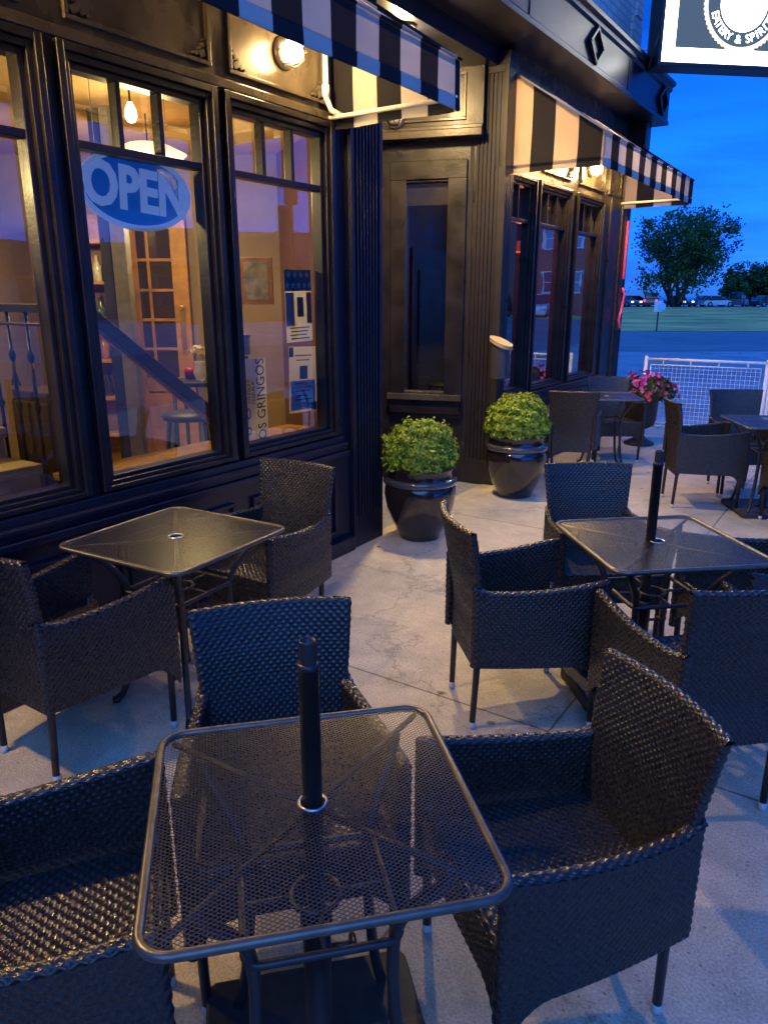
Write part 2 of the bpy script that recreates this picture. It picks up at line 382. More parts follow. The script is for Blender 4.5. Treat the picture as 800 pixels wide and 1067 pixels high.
g = MB(); g.box((-2.9, -6, -.12), (3.4, 9.9, .0)); patio = g.build('patio', patio_m); tag(patio, kind='structure')
# cross street alongside the building, on the right
g = MB(); g.add([(3.55, -40, -.004), (12.5, -40, -.004), (12.5, 34, -.004), (3.55, 34, -.004)], [(0, 1, 2, 3)])
tag(g.build('side_road', asphalt_m), kind='structure')
g = MB(); g.box((3.4, -40, -.1), (3.55, 9.9, .004)); tag(g.build('kerb', lot_m, bevel=.01), kind='structure')

# ------------------------------------------------------------------ storefront building
B = empty('storefront_building', (-2.85, 4.2, 0), 0, 'black painted storefront with tall windows, fluted pilasters and a heavy cornice', 'building')
BI = Matrix.Translation((2.85, -4.2, 0))
def bpart(mb, name, m, bevel=0, smooth=False, parent=None):
    o = mb.build(name, m, None, bevel, smooth)
    if parent is None:
        o.data.transform(BI); o.parent = B
    else:
        o.data.transform(BI); o.parent = parent
    return o
# (parent chains keep identity transforms, so one BI per mesh is right)
WX = -2.86
def window(ya, yb, X, z0=.86, z1=2.52, zbar=2.25, nl=3, casing=.085, deep=.06, pane_x=None, m=None):
    """casing with stepped mouldings, transom bar, upper lites; one pane behind"""
    m = m or black_paint
    px = X - deep if pane_x is None else pane_x
    f = MB(); c = casing
    # stepped casing: three nested frames, each further back
    for k, (o0, o1, xf, xb) in enumerate([(c, c * .62, X + .030, X - .05), (c * .62, c * .30, X + .012, X - .06), (c * .30, 0, X - .012, px - .025)]):
        f.box((xb, ya - o0, z0 - o0 * .7), (xf, ya - o1, z1 + o0)); f.box((xb, yb + o1, z0 - o0 * .7), (xf, yb + o0, z1 + o0))
        f.box((xb, ya - o1 - .0005, z1 + o1), (xf - .0015, yb + o1 + .0005, z1 + o0)); f.box((xb, ya - o1 - .0005, z0 - o0 * .7), (xf - .0015, yb + o1 + .0005, z0 - o1 * .7))
    f.box((px - .02, ya - .002, zbar - .016), (X - .018, yb + .002, zbar + .016))
    for i in range(1, nl):
        y = ya + (yb - ya) * i / nl; f.box((px - .018, y - .012, zbar + .015), (X - .022, y + .012, z1 + .002))
    w_ = bpart(f, 'window', m, bevel=.004)
    p = MB(); p.add([(px, ya - .004, z0 - .004), (px, yb + .004, z0 - .004), (px, yb + .004, z1 + .004), (px, ya - .004, z1 + .004)], [(0, 1, 2, 3)])
    bpart(p, 'pane', glass_m, parent=w_)
    return w_
LEFT = [(-1.5, -.83), (-.61, .06), (.28, .95), (1.17, 1.84), (2.07, 2.74), (2.96, 3.65)]
for a, b_ in LEFT: window(a, b_, WX)
# posts between the casings, wall above and below
g = MB(); prev = -1.9
for a, b_ in LEFT + [(3.80, 9)]:
    e0 = prev; e1 = a - .085 if b_ < 8 else 3.80
    g.box((WX - .10, e0, .60), (WX - .004, e1, 2.72)); prev = b_ + .085
bpart(g, 'window_posts', black_paint, bevel=.004)
g = MB(); g.box((-3.0, -1.9, .0), (-2.845, 3.86, .66)); bpart(g, 'kick_wall', navy_paint)
# sill mouldings
g = MB(); g.box((-2.95, -1.9, .660), (-2.795, 3.80, .695)); g.box((-2.95, -1.9, .695), (-2.818, 3.795, .725)); g.box((-2.95, -1.9, .725), (-2.80, 3.79, .748)); g.box((-2.95, -1.9, .748), (-2.832, 3.785, .790))
bpart(g, 'window_sill', navy_paint, bevel=.005)
# kick panels (raised frames)
for a, b_ in LEFT:
    g = MB(); y0, y1, z0, z1 = a - .04, b_ + .04, .15, .57; t = .022
    for (p, q) in (((-2.85, y0, z0), (-2.822, y1, z0 + t)), ((-2.85, y0, z1 - t), (-2.822, y1, z1)), ((-2.85, y0, z0 + t), (-2.823, y0 + t, z1 - t)), ((-2.85, y1 - t, z0 + t), (-2.823, y1, z1 - t))):
        g.box(p, q)
    g.box((-2.85, y0 + t + .03, z0 + t + .03), (-2.83, y1 - t - .03, z1 - t - .03))
    bpart(g, 'kick_panel', navy_paint, bevel=.004)
g = MB(); g.box((-3.0, -1.9, .0), (-2.79, 3.84, .10)); bpart(g, 'base_board', navy_paint, bevel=.006)
# fascia over the windows with framed panels
g = MB(); g.box((-3.05, -1.9, 2.60), (-2.862, 4.21, 3.53)); bpart(g, 'fascia', tan_paint)
def framed_panel(o, ua, ub, za, zb, nrm, m, t=.018, corner=True):
    """moulded frame on a vertical wall: o origin, u along wall, nrm outward"""
    u = Vector((-nrm.y, nrm.x, 0))
    g = MB(); k = .012
    for (a, b_, c, d) in ((ua, ub, za, za + t), (ua, ub, zb - t, zb), (ua, ua + t, za + t, zb - t), (ub - t, ub, za + t, zb - t)):
        cc = o + u * (a + b_) / 2 + Vector((0, 0, (c + d) / 2)) + nrm * k
        g.obox(cc, ((b_ - a) / 2, k + .0005 * (d - c > .1), (d - c) / 2), u, nrm)
    if corner:
        for su, uu in ((1, ua), (-1, ub)):
            for sz, zz in ((1, za), (-1, zb)):
                for (du, dz, s_) in ((.05, .045, .020), (.085, .04, .012), (.045, .08, .012), (.065, .065, .010), (.035, .105, .007), (.11, .035, .007)):
                    cc = o + u * (uu + su * du) + Vector((0, 0, zz + sz * dz)) + nrm * .008
                    g.obox(cc, (s_, .010, s_ * .8), u + Vector((0, 0, .5)), nrm, Vector((0, 0, 1)) - u * .5)
    return g
for (ua, ub) in [(-1.52, -.80), (-.63, .08), (.26, .97), (1.15, 1.86), (2.04, 2.805), (2.925, 3.675)]:
    bpart(framed_panel(Vector((-2.862, 0, 0)), ua, ub, 2.685, 3.22, Vector((1, 0, 0)), tan_paint), 'fascia_panel', tan_paint, bevel=.003)
g = MB(); g.box((-2.87, -1.9, 2.612), (-2.845, 3.80, 2.655)); bpart(g, 'head_moulding', tan_paint, bevel=.004)

def fluted(g, o, u, nrm, wd, z0, z1, n, depth=.014, edge=.035):
    """flat board with vertical grooves"""
    fw = (wd - 2 * edge) / n
    g.obox(o + u * wd / 2 - nrm * (.03 + depth) + Vector((0, 0, (z0 + z1) / 2)), (wd / 2, .03, (z1 - z0) / 2), u, nrm)
    def strip(a, b_, za, zb): g.obox(o + u * (a + b_) / 2 - nrm * (depth / 2) + Vector((0, 0, (za + zb) / 2)), ((b_ - a) / 2, depth / 2 + .001, (zb - za) / 2), u, nrm)
    strip(0, edge, z0, z1); strip(wd - edge, wd, z0, z1); strip(edge, wd - edge, z0, z0 + .22); strip(edge, wd - edge, z1 - .05, z1)
    for i in range(n):
        a = edge + i * fw
        if i: strip(a - fw * .22, a + fw * .22, z0 + .22, z1 - .05)
    return g
UY = Vector((0, 1, 0)); UX = Vector((1, 0, 0))
g = MB(); fluted(g, Vector((-2.815, 3.865, 0)), UY, UX, .34, 0, 3.2, 8); g.box((-3.05, 3.80, 0), (-2.862, 4.204, 3.5))
bpart(g, 'pilaster', navy_paint, bevel=.003)
# recessed entry --------------------------------------------------------
P0 = Vector((-3.11, 5.97, 0)); D = Vector((-.953, -.304, 0)).normalized(); Nn = Vector((-D.y, D.x, 0)); Nn = Nn if Nn.y < 0 else -Nn
def rp(s, z, o=0): return P0 + D * s + Nn * o + Vector((0, 0, z))
def rbox(g, s0, s1, z0, z1, o0, o1): g.obox(rp((s0 + s1) / 2, (z0 + z1) / 2, (o0 + o1) / 2), (abs(s1 - s0) / 2, abs(o1 - o0) / 2, (z1 - z0) / 2), D, Nn)
g = MB()
rbox(g, .55, .80, .0, 3.53, -.12, 0); rbox(g, -.15, .19, 0, 3.53, -.12, 0); rbox(g, .19, .55, 0, .78, -.12, -.001); rbox(g, .19, .55, 2.60, 3.53, -.12, -.001)
rbox(g, -.1, .76, 2.90, 3.53, -.001, .10)
bpart(g, 'entry_wall', black_paint)
g = MB(); rbox(g, -.1, .80, 2.895, 2.955, 0, .145); rbox(g, -.1, .78, 2.955, 2.985, 0, .12); bpart(g, 'entry_ledge', tan_paint, bevel=.006)
g = MB()
for (s0, s1, z0, z1) in ((.04, .70, 3.02, 3.04), (.04, .70, 3.34, 3.36), (.04, .06, 3.04, 3.34), (.68, .70, 3.04, 3.34)): rbox(g, s0, s1, z0, z1, .10, .118)
bpart(g, 'entry_panel', tan_paint, bevel=.003)
g = MB()
rbox(g, .03, .19, .80, 2.60, 0, .03); rbox(g, .55, .69, .80, 2.60, 0, .03); rbox(g, .03, .69, 2.60, 2.745, 0, .032)
rbox(g, .17, .19, .80, 2.58, -.05, .012); rbox(g, .55, .57, .80, 2.58, -.05, .012); rbox(g, .17, .57, 2.58, 2.60, -.05, .013); rbox(g, .19, .55, 2.40, 2.58, -.058, -.045)
we = bpart(g, 'window', black_paint, bevel=.004)
g = MB(); a, b_, c, d = rp(.185, .79, -.04), rp(.555, .79, -.04), rp(.555, 2.6, -.04), rp(.185, 2.6, -.04); g.add([a, b_, c, d], [(0, 1, 2, 3)]); bpart(g, 'pane', glass_m, parent=we)
g = MB(); rbox(g, .02, .71, .745, .80, 0, .07); rbox(g, .17, .57, .80, .822, -.05, .03); bpart(g, 'window_sill', tan_paint, bevel=.004)
g = MB(); rbox(g, .04, .69, .62, .742, 0, .045); rbox(g, .04, .69, .585, .62, 0, .03); bpart(g, 'apron_moulding', black_paint, bevel=.005)
# left return of the entry with the door, ceiling of the entry
Q0 = Vector((-3.06, 4.26, 0)); Q1 = rp(.775, 0, 0); QD = (Q1 - Q0).normalized(); QN = Vector((QD.y, -QD.x, 0))
ql = (Q1 - Q0).length
g = MB(); g.obox(Q0 + QD * ql / 2 - QN * .05 + Vector((0, 0, 1.765)), (ql / 2, .045, 1.765), QD, QN); bpart(g, 'entry_wall', black_paint)
g = MB()
for a, b_, c, d in ((.25, 1.15, .02, 2.1),):
    cc = Q0 + QD * (a + b_) / 2 + QN * .02
    g.obox(cc + Vector((0, 0, (c + d) / 2)), ((b_ - a) / 2, .02, (d - c) / 2), QD, QN)
    for z0, z1 in ((.25, .85), (1.0, 1.9)):
        g.obox(cc + Vector((0, 0, (z0 + z1) / 2)) + QN * .024, (.3, .008, (z1 - z0) / 2), QD, QN)
dr = bpart(g, 'door', black_paint, bevel=.004)
g = MB(); hp = Q0 + QD * .35 + QN * .07 + Vector((0, 0, 1.0)); g.tube([hp - Vector((0, 0, .12)), hp + Vector((0, 0, .12))], .011); g.tube([hp - Vector((0, 0, .11)), hp - Vector((0, 0, .11)) - QN * .04], .008); g.tube([hp + Vector((0, 0, .11)), hp + Vector((0, 0, .11)) - QN * .04], .008); bpart(g, 'handle', brass_m, smooth=True, parent=dr)
# second bay -------------------------------------------------------------
g = MB(); fluted(g, Vector((-3.125, 5.968, 0)), UX, -UY, .325, 0, 3.40, 7); g.box((-3.12, 6.03, 0), (-2.805, 6.10, 3.5)); bpart(g, 'pilaster', fluted_paint, bevel=.003)
g = MB(); fluted(g, Vector((-2.797, 5.972, 0)), UY, UX, .15, 0, 2.66, 4, edge=.012); bpart(g, 'pilaster', fluted_paint, bevel=.002)
g = MB(); g.box((-2.90, 5.975, 2.66), (-2.80, 6.125, 3.5)); bpart(g, 'pilaster_head', navy_paint)
BAY = [(6.16, 6.59, 2), (6.81, 7.50, 3), (7.80, 8.48, 3)]
for a, b_, nl in BAY: window(a, b_, -2.83, .83, 2.57, 2.29, nl, casing=.08)
g = MB()
for y0, y1 in ((6.10, 6.16 - .08), (6.67, 6.73), (7.58, 7.72), (8.56, 8.80)):
    if y1 > y0: g.box((-2.93, y0, .6), (-2.834, y1, 2.72))
g.box((-2.93, 8.80, 0), (-2.81, 9.20, 2.72)); bpart(g, 'window_posts', black_paint, bevel=.004)
g = MB(); fluted(g, Vector((-2.79, 9.16, 0)), UY, UX, .30, 0, 3.3, 5); bpart(g, 'pilaster', fluted_paint, bevel=.003)
g = MB(); g.box((-3.0, 6.12, 0), (-2.825, 9.2, .64)); bpart(g, 'kick_wall', navy_paint)
g = MB(); g.box((-2.95, 6.12, .640), (-2.775, 8.98, .675)); g.box((-2.95, 6.12, .675), (-2.80, 8.97, .715)); g.box((-2.95, 6.12, .715), (-2.785, 8.96, .765)); bpart(g, 'window_sill', black_paint, bevel=.005)
g = MB(); g.box((-3.0, 6.12, 2.65), (-2.832, 9.46, 3.53)); bpart(g, 'fascia', tan_paint)
for (ua, ub) in [(6.15, 6.62), (6.80, 7.55), (7.78, 8.52), (8.68, 9.10)]:
    bpart(framed_panel(Vector((-2.832, 0, 0)), ua, ub, 2.73, 3.22, Vector((1, 0, 0)), tan_paint), 'fascia_panel', tan_paint, bevel=.003)
# end wall round the corner, upper storey, cornice
g = MB(); g.box((-12, 9.36, 0), (-2.83, 9.46, 3.6)); bpart(g, 'end_wall', red_brick_m)
g = MB(); g.box((-3.30, -1.9, 3.60), (-2.86, 9.40, 9.0)); g.box((-12, 9.2, 3.60), (-3.3, 9.4, 9.0)); bpart(g, 'upper_wall', pale_brick_m)
g = MB()
for k in range(17):
    z = 3.97 + k * .31; d = .30 if k % 2 else .19; g.box((-3.1, 9.40 - d, z), (-2.828, 9.43, z + .285))
bpart(g, 'quoins', pale_brick_m, bevel=.008)
XC = -2.49
g = MB()
cprof = [(-3.0, 3.53), (XC, 3.53), (XC, 3.57), (XC - .015, 3.585), (XC - .015, 3.86), (XC + .01, 3.88), (XC + .01, 3.91), (XC + .045, 3.93), (XC + .045, 3.965), (-3.0, 3.995)]
n = len(cprof); vs = [(x, -1.9, z) for x, z in cprof] + [(x, 9.60, z) for x, z in cprof]
g.add(vs, [tuple(range(n)), tuple(range(n, 2 * n))[::-1]] + [(i, i + n, (i + 1) % n + n, (i + 1) % n) for i in range(n)])
bpart(g, 'cornice', navy_paint, bevel=.003)
for yc in (1.4, 3.8, 7.02, 9.28):
    g = MB()
    for s_, q in ((1, 1), (.45, -1)):
        pass
    for (y0, z0), (y1, z1) in (((-.17, 0), (0, .135)), ((0, .135), (.17, 0)), ((.17, 0), (0, -.135)), ((0, -.135), (-.17, 0))):
        a = Vector((XC + .0, yc + y0, 3.72 + z0)); b_ = Vector((XC + .0, yc + y1, 3.72 + z1)); d = (b_ - a).normalized()
        g.obox((a + b_) / 2, ((b_ - a).length / 2 + .008, .02, .013), d, UX, d.cross(UX))
    bpart(g, 'cornice_diamond', black_paint, bevel=.003)
g = MB()
for yb in (5.62, 8.02): g.box((XC - .02, yb, 3.585), (XC - .008, yb + .012, 3.86))
bpart(g, 'cornice_seam', black_paint)
# bracket under the cornice at the corner
g = MB(); g.box((-2.83, 9.22, 3.25), (-2.62, 9.40, 3.53)); g.box((-2.83, 9.24, 3.12), (-2.72, 9.38, 3.25)); bpart(g, 'cornice_bracket', black_paint, bevel=.012)

# ------------------------------------------------------------------ interior shell (parts of the building)
def wall_seg(a, b_, z0, z1, name, m, th=.06):
    a, b_ = Vector((*a, 0)), Vector((*b_, 0)); u = (b_ - a).normalized(); nn = Vector((-u.y, u.x, 0)); g = MB()
    g.obox((a + b_) / 2 + Vector((0, 0, (z0 + z1) / 2)), ((b_ - a).length / 2, th / 2, (z1 - z0) / 2), u, nn); return bpart(g, name, m)
wall_seg((-2.98, 4.13), (-4.30, 4.94), 0, 3.0, 'interior_wall', brown_wall_m)
wall_seg((-4.33, 5.0), (-9.3, 1.68), 0, 3.0, 'interior_wall', interior_wall_m)
wall_seg((-9.3, 1.68), (-9.3, -1.9), 0, 3.0, 'interior_wall', cream_m)
wall_seg((-9.3, -1.85), (-3.0, -1.85), 0, 3.0, 'interior_wall', cream_m)
g = MB(); g.add([(-3.0, -1.9, .22), (-3.0, 4.2, .22), (-4.4, 5.05, .22), (-9.4, 1.7, .22), (-9.4, -1.9, .22)], [(0, 1, 2, 3, 4)]); bpart(g, 'interior_floor', floor_in_m)
g = MB(); g.add([(-3.0, -1.9, 2.75), (-3.0, 4.2, 2.75), (-4.4, 5.05, 2.75), (-9.4, 1.7, 2.75), (-9.4, -1.9, 2.75)], [(0, 1, 2, 3, 4)]); bpart(g, 'interior_ceiling', ceiling_m)
g = MB(); g.box((-3.25, 2.0, .80), (-2.95, 3.72, .835)); bpart(g, 'interior_ledge', wood_m, bevel=.004)
# second bay interior: dim room
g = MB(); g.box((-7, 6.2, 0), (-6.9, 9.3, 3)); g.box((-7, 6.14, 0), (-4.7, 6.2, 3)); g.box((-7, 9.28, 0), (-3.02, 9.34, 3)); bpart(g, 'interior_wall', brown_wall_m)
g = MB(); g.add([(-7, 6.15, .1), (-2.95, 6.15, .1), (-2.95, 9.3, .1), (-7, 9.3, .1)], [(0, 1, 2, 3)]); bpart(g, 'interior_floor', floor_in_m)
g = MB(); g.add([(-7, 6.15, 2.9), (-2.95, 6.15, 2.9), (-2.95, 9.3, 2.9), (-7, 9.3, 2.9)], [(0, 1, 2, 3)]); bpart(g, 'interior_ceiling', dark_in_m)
# solid body behind everything so nothing outdoors shows through
g = MB(); g.box((-12.0, 5.1, 0), (-11.8, 9.36, 3.6)); g.box((-12, -1.9, 0), (-11.9, 5.1, 3.6)); g.box((-12, -2.0, 0), (-2.9, -1.9, 3.6)); bpart(g, 'back_wall', dark_in_m)
g = MB(); g.box((-12, -1.9, 3.02), (-3.05, 4.2, 3.10)); g.box((-12, 4.2, 3.02), (-4.05, 6.12, 3.10)); g.box((-12, 6.12, 3.02), (-3.05, 9.3, 3.10)); bpart(g, 'roof_deck', dark_in_m)
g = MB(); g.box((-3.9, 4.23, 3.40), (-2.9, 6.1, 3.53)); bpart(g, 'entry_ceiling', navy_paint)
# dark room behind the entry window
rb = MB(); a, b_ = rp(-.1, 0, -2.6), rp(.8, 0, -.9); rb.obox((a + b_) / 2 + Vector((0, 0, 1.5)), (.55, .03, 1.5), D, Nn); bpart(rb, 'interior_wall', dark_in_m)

# ------------------------------------------------------------------ awnings
def awning(y0, y1, X0, XF, zt, ztf, zbf, clo, hem, clx, label, near_end=True):
    A = empty('striped_awning', (X0, (y0 + y1) / 2, zbf), 0, label, 'awning', 'striped awnings over the storefront')
    def T(o): o.data.transform(Matrix.Translation((0, 0, 0))); return o
    inv = Matrix.Translation((-X0, -(y0 + y1) / 2, -zbf))
    def ap(g, name, m, **k):
        o = g.build(name, m, A, **k); o.location = (-X0, -(y0 + y1) / 2, -zbf); return o
    ny = int((y1 - y0) / .1)
    def strip(xa, za, xb, zb, nseg, sag=0):
        g = MB(); vs = []; fs = []
        for i in range(ny + 1):
            y = y0 + (y1 - y0) * i / ny
            for j in range(nseg + 1):
                t = j / nseg; vs.append((xa + (xb - xa) * t + .004 * math.sin(y * 7.3 + t) * math.sin(y * 2.9), y, za + (zb - za) * t - sag * math.sin(PI * t) - .003 * math.sin(y * 5.1 + 1)))
        for i in range(ny):
            for j in range(nseg): a = i * (nseg + 1) + j; fs.append((a, a + 1, a + nseg + 2, a + nseg + 1))
        return g.add(vs, fs)
    ap(strip(X0, zt, XF, ztf, 6, .012), 'canopy', clo, smooth=True)
    g = strip(XF, ztf, XF, zbf + .052, 3); ap(g, 'valance', clo)
    g = strip(XF + .004, zbf + .056, XF + .004, zbf, 1); g2 = strip(XF - .004, zbf + .056, XF - .004, zbf, 1); g.add(g2.v, g2.f); ap(g, 'valance_hem', hem)
    for ye in (y0, y1):
        g = MB(); vs = []; fs = []; na, nb = 12, 8
        for i in range(na + 1):
            for j in range(nb + 1):
                a_, b2 = i / na, j / nb; x = X0 + (XF - X0) * a_; zt_ = zt + (ztf - zt) * a_; z = zbf + (zt_ - zbf) * b2
                vs.append((x, ye + .014 * math.sin(PI * a_) * math.sin(PI * b2) * (1 if ye == y0 else -1) + .003 * math.sin(a_ * 17 + b2 * 5), z - .004 * math.sin(a_ * 9) * (b2 == 0)))
        for i in range(na):
            for j in range(nb): q_ = i * (nb + 1) + j; fs.append((q_, q_ + nb + 1, q_ + nb + 2, q_ + 1))
        g.add(vs, fs); ap(g, 'end_panel', clx, smooth=True)
    g = MB(); r = .013
    g.tube([(XF - .018, y0 + .01, zbf + .055), (XF - .018, y1 - .01, zbf + .055)], r, 8); g.tube([(X0, y0 + .034, zbf + .055), (XF, y0 + .034, zbf + .055)], r, 8); g.tube([(X0, y1 - .034, zbf + .055), (XF, y1 - .034, zbf + .055)], r, 8)
    g.tube([(XF - .018, y0 + .01, ztf - .02), (XF - .018, y1 - .01, ztf - .02)], r, 8)
    k = max(2, int((y1 - y0) / 1.7))
    for i in range(k + 1):
        y = y0 + .034 + (y1 - y0 - .068) * i / k
        g.tube([(X0, y, zt - .03), (XF - .018, y, ztf - .02)], r, 8); g.tube([(XF - .018, y, ztf - .02), (XF - .018, y, zbf + .055)], r, 8)
    ap(g, 'awning_frame', white_metal, smooth=True)
    g = MB(); g.tube([(XF + .002, y0, ztf + .004), (XF + .002, y1, ztf + .004)], .008, 8); g.tube([(X0, y0, zt + .004), (XF, y0, ztf + .004)], .007, 8); g.tube([(X0, y1, zt + .004), (XF, y1, ztf + .004)], .007, 8)
    ap(g, 'piping', hem, smooth=True)
    return A
awning(-1.85, 3.745, -2.86, -2.03, 3.34, 2.80, 2.57, cloth1_m, cloth1_hem_m, cloth1x_m, 'large navy and white striped awning over the lit windows, nearer one')
awning(6.115, 9.17, -2.835, -2.05, 3.375, 2.865, 2.625, cloth2_m, cloth2_hem_m, cloth2x_m, 'black and white striped awning over the far dark windows with its end panel glowing and tinted orange')
# pale conduit elbow beside the near awning's end
g = MB(); g.tube([(-2.83, 3.66, 3.3), (-2.83, 3.66, 2.72), (-2.81, 3.68, 2.655), (-2.77, 3.74, 2.63)], .016, 10); g.tube([(-2.83, 3.66, 2.78), (-2.83, 3.66, 2.72)], .022, 10)
tag(g.build('conduit', white_metal, smooth=True), 'pale metal conduit elbow running down the wall at the near awning end', 'conduit')

# ------------------------------------------------------------------ wall lamps under the awnings
glow_m = emis('lit_lamp_glass', (1.0, .72, .34), 4)
dim_m = mat('unlit_lamp_glass', (.55, .5, .4), .15, coat=.5)
def bulkhead(loc, lit, label, power=0, spot=False, nrm=UX):
    A = empty('bulkhead_lamp', loc, 0, label, 'lamp', 'caged bulkhead lamps on the storefront')
    q = nrm.to_track_quat('Z', 'Y').to_matrix().to_4x4()
    def lp(g, name, m): 
        o = g.build(name, m, A, smooth=True); o.data.transform(q); return o
    g = MB(); g.lathe([(0, 0), (.075, 0), (.078, .01), (.072, .028), (.05, .034), (0, .034)], n=28); lp(g, 'base', lamp_metal)
    g = MB(); g.lathe([(.048, .034), (.054, .06), (.052, .09), (.036, .118), (0, .128)], n=24); lp(g, 'globe', glow_m if lit else dim_m)
    g = MB()
    for k in range(6):
        a = k * PI / 3; g.tube([(.066 * math.cos(a), .066 * math.sin(a), .03), (.070 * math.cos(a), .070 * math.sin(a), .075), (.05 * math.cos(a), .05 * math.sin(a), .125), (0, 0, .145)], .003, 6)
    g.ring([(.071 * math.cos(t * PI / 12), .071 * math.sin(t * PI / 12), .07) for t in range(24)], .003, 6); lp(g, 'cage', lamp_metal)
    if lit:
        ld = bpy.data.lights.new('lamp_light', 'POINT'); ld.energy = power; ld.color = (1.0, .62, .24); ld.shadow_soft_size = .06
        lo = bpy.data.objects.new('lamp_light', ld); C.objects.link(lo); lo.parent = A; lo.location = nrm * .10
    return A
LW = 13
bulkhead((-2.862, 3.34, 2.865), True, 'lit caged lamp on the panel under the near awning, above the poster window', 9)
bulkhead((-2.862, .60, 2.84), True, 'lit caged lamp under the near awning, out beyond the left edge', 64)
bulkhead((-2.832, 6.90, 2.84), True, 'lit caged lamp on the panel above the middle far window', 20)
bulkhead((-2.832, 8.05, 2.90), True, 'lit caged lamp above the last far window by the corner', 30)
A = empty('recessed_downlight', (-3.05, 4.80, 3.395), 0, 'warm recessed downlight in the soffit over the entry between the two awnings', 'lamp')
g = MB(); g.lathe([(.085, .004), (.085, -.012), (.060, -.012), (.058, .003)], n=32); g.build('trim_ring', lamp_metal, A, smooth=True)
g = MB(); g.lathe([(0, -.004), (.06, -.004)], n=24); g.build('lens', glow_m, A)
ld = bpy.data.lights.new('downlight', 'SPOT'); ld.spot_size = R(158); ld.spot_blend = .9; ld.energy = 33; ld.color = (1.0, .68, .27); ld.shadow_soft_size = .05
lo = bpy.data.objects.new('downlight', ld); C.objects.link(lo); lo.parent = A; lo.location = (.0, 0, -.07)
ld = bpy.data.lights.new('downlight_spill', 'POINT'); ld.energy = 7; ld.color = (1.0, .66, .28); ld.shadow_soft_size = .05
lo = bpy.data.objects.new('downlight_spill', ld); C.objects.link(lo); lo.parent = A; lo.location = (.0, 0, -.10)
bulkhead(tuple(rp(.62, 3.05, .11)), False, 'unlit caged lamp over the recessed entry behind the near awning', nrm=Nn)

# ------------------------------------------------------------------ wicker chairs
DS, DT, PS, PT = .0027, .0028, .0108, .0112      # sample steps; stake spacing; strand pitch
def weave(P, LU, LV, flip=False, ps=PS, pt=PT, amp=.0015, fat=.0018):
    """P(u,v)->xyz arrays over u,v in 0..1; returns verts, faces of a woven sheet with real strands and gaps"""
    nu = max(8, int(LU / DS)); nv = max(6, int(LV / DT))
    u, v = np.meshgrid(np.linspace(0, 1, nu), np.linspace(0, 1, nv), indexing='ij')
    X = P(u, v); e = 1e-3
    du = P(np.clip(u + e, 0, 1), v) - P(np.clip(u - e, 0, 1), v); dv = P(u, np.clip(v + e, 0, 1)) - P(u, np.clip(v - e, 0, 1))
    nn = np.cross(du, dv); nn /= np.maximum(np.linalg.norm(nn, axis=2, keepdims=True), 1e-9)
    if flip: nn = -nn
    s = u * LU; t = v * LV
    row = np.floor(t / pt); ft = t / pt - row; col = np.floor(s / ps); fs_ = s / ps - col
    jr = np.sin(row * 12.9898) * .12
    rr_ = np.abs(np.modf(np.sin(row * 78.233 + 3) * 4375.85)[0]); amp = amp * (.7 + .6 * rr_)
    strand = amp * np.cos(PI * (s / ps + row + jr)) + fat * np.sqrt(np.clip(1 - (2.15 * (ft - .5)) ** 2, 0, 1))
    stake = -.0002 + fat * .7 * np.sqrt(np.clip(1 - (2.6 * (fs_ - .5)) ** 2, 0, 1))
    h = np.maximum(np.where(np.abs(ft - .5) < .47, strand, -.002), stake)
    X = X + nn * h[..., None]
    idx = np.arange(nu * nv).reshape(nu, nv)
    Fc = np.stack([idx[:-1, :-1], idx[1:, :-1], idx[1:, 1:], idx[:-1, 1:]], -1)
    hm = (h[:-1, :-1] + h[1:, :-1] + h[1:, 1:] + h[:-1, 1:]) / 4
    keep = hm > -.00045
    if flip: Fc = Fc[..., ::-1]
    return X.reshape(-1, 3), Fc[keep].reshape(-1, 4)
def join(parts):
    V = []; F = []; o = 0
    for v, f in parts: V.append(v); F.append(f + o); o += len(v)
    return np.concatenate(V), np.concatenate(F)
def stack(x, y, z): return np.stack([x, y, z], -1)

def loop2(u, half, th):
    """closed stadium loop in plan: returns (along, across) with rounded ends. u 0..1"""
    Ls = 2 * half; La = PI * th / 2; tot = 2 * Ls + 2 * La; d = (u % 1.0) * tot
    r = th / 2
    a = np.where(d < Ls, -half + d, np.where(d < Ls + La, half + r * np.sin((d - Ls) / r), np.where(d < 2 * Ls + La, half - (d - Ls - La), -half - r * np.sin((d - 2 * Ls - La) / r))))
    c = np.where(d < Ls, -r, np.where(d < Ls + La, -r * np.cos((d - Ls) / r), np.where(d < 2 * Ls + La, r, r * np.cos((d - 2 * Ls - La) / r))))
    return a, c, tot
HB = .845
def back_x(z, y):
    t = np.clip((z - .42) / (HB - .42), -.6, 1.2)
    return -.225 - .085 * np.clip(t, 0, 2) ** 1.3 - np.where(t < 0, 0, 0) + .028 * (y / .23) ** 2 * np.clip(t + .3, 0, 1.2)
def back_w(z):
    t = np.clip((z - .27) / (HB - .27), 0, 1.1); return .180 + .052 * t
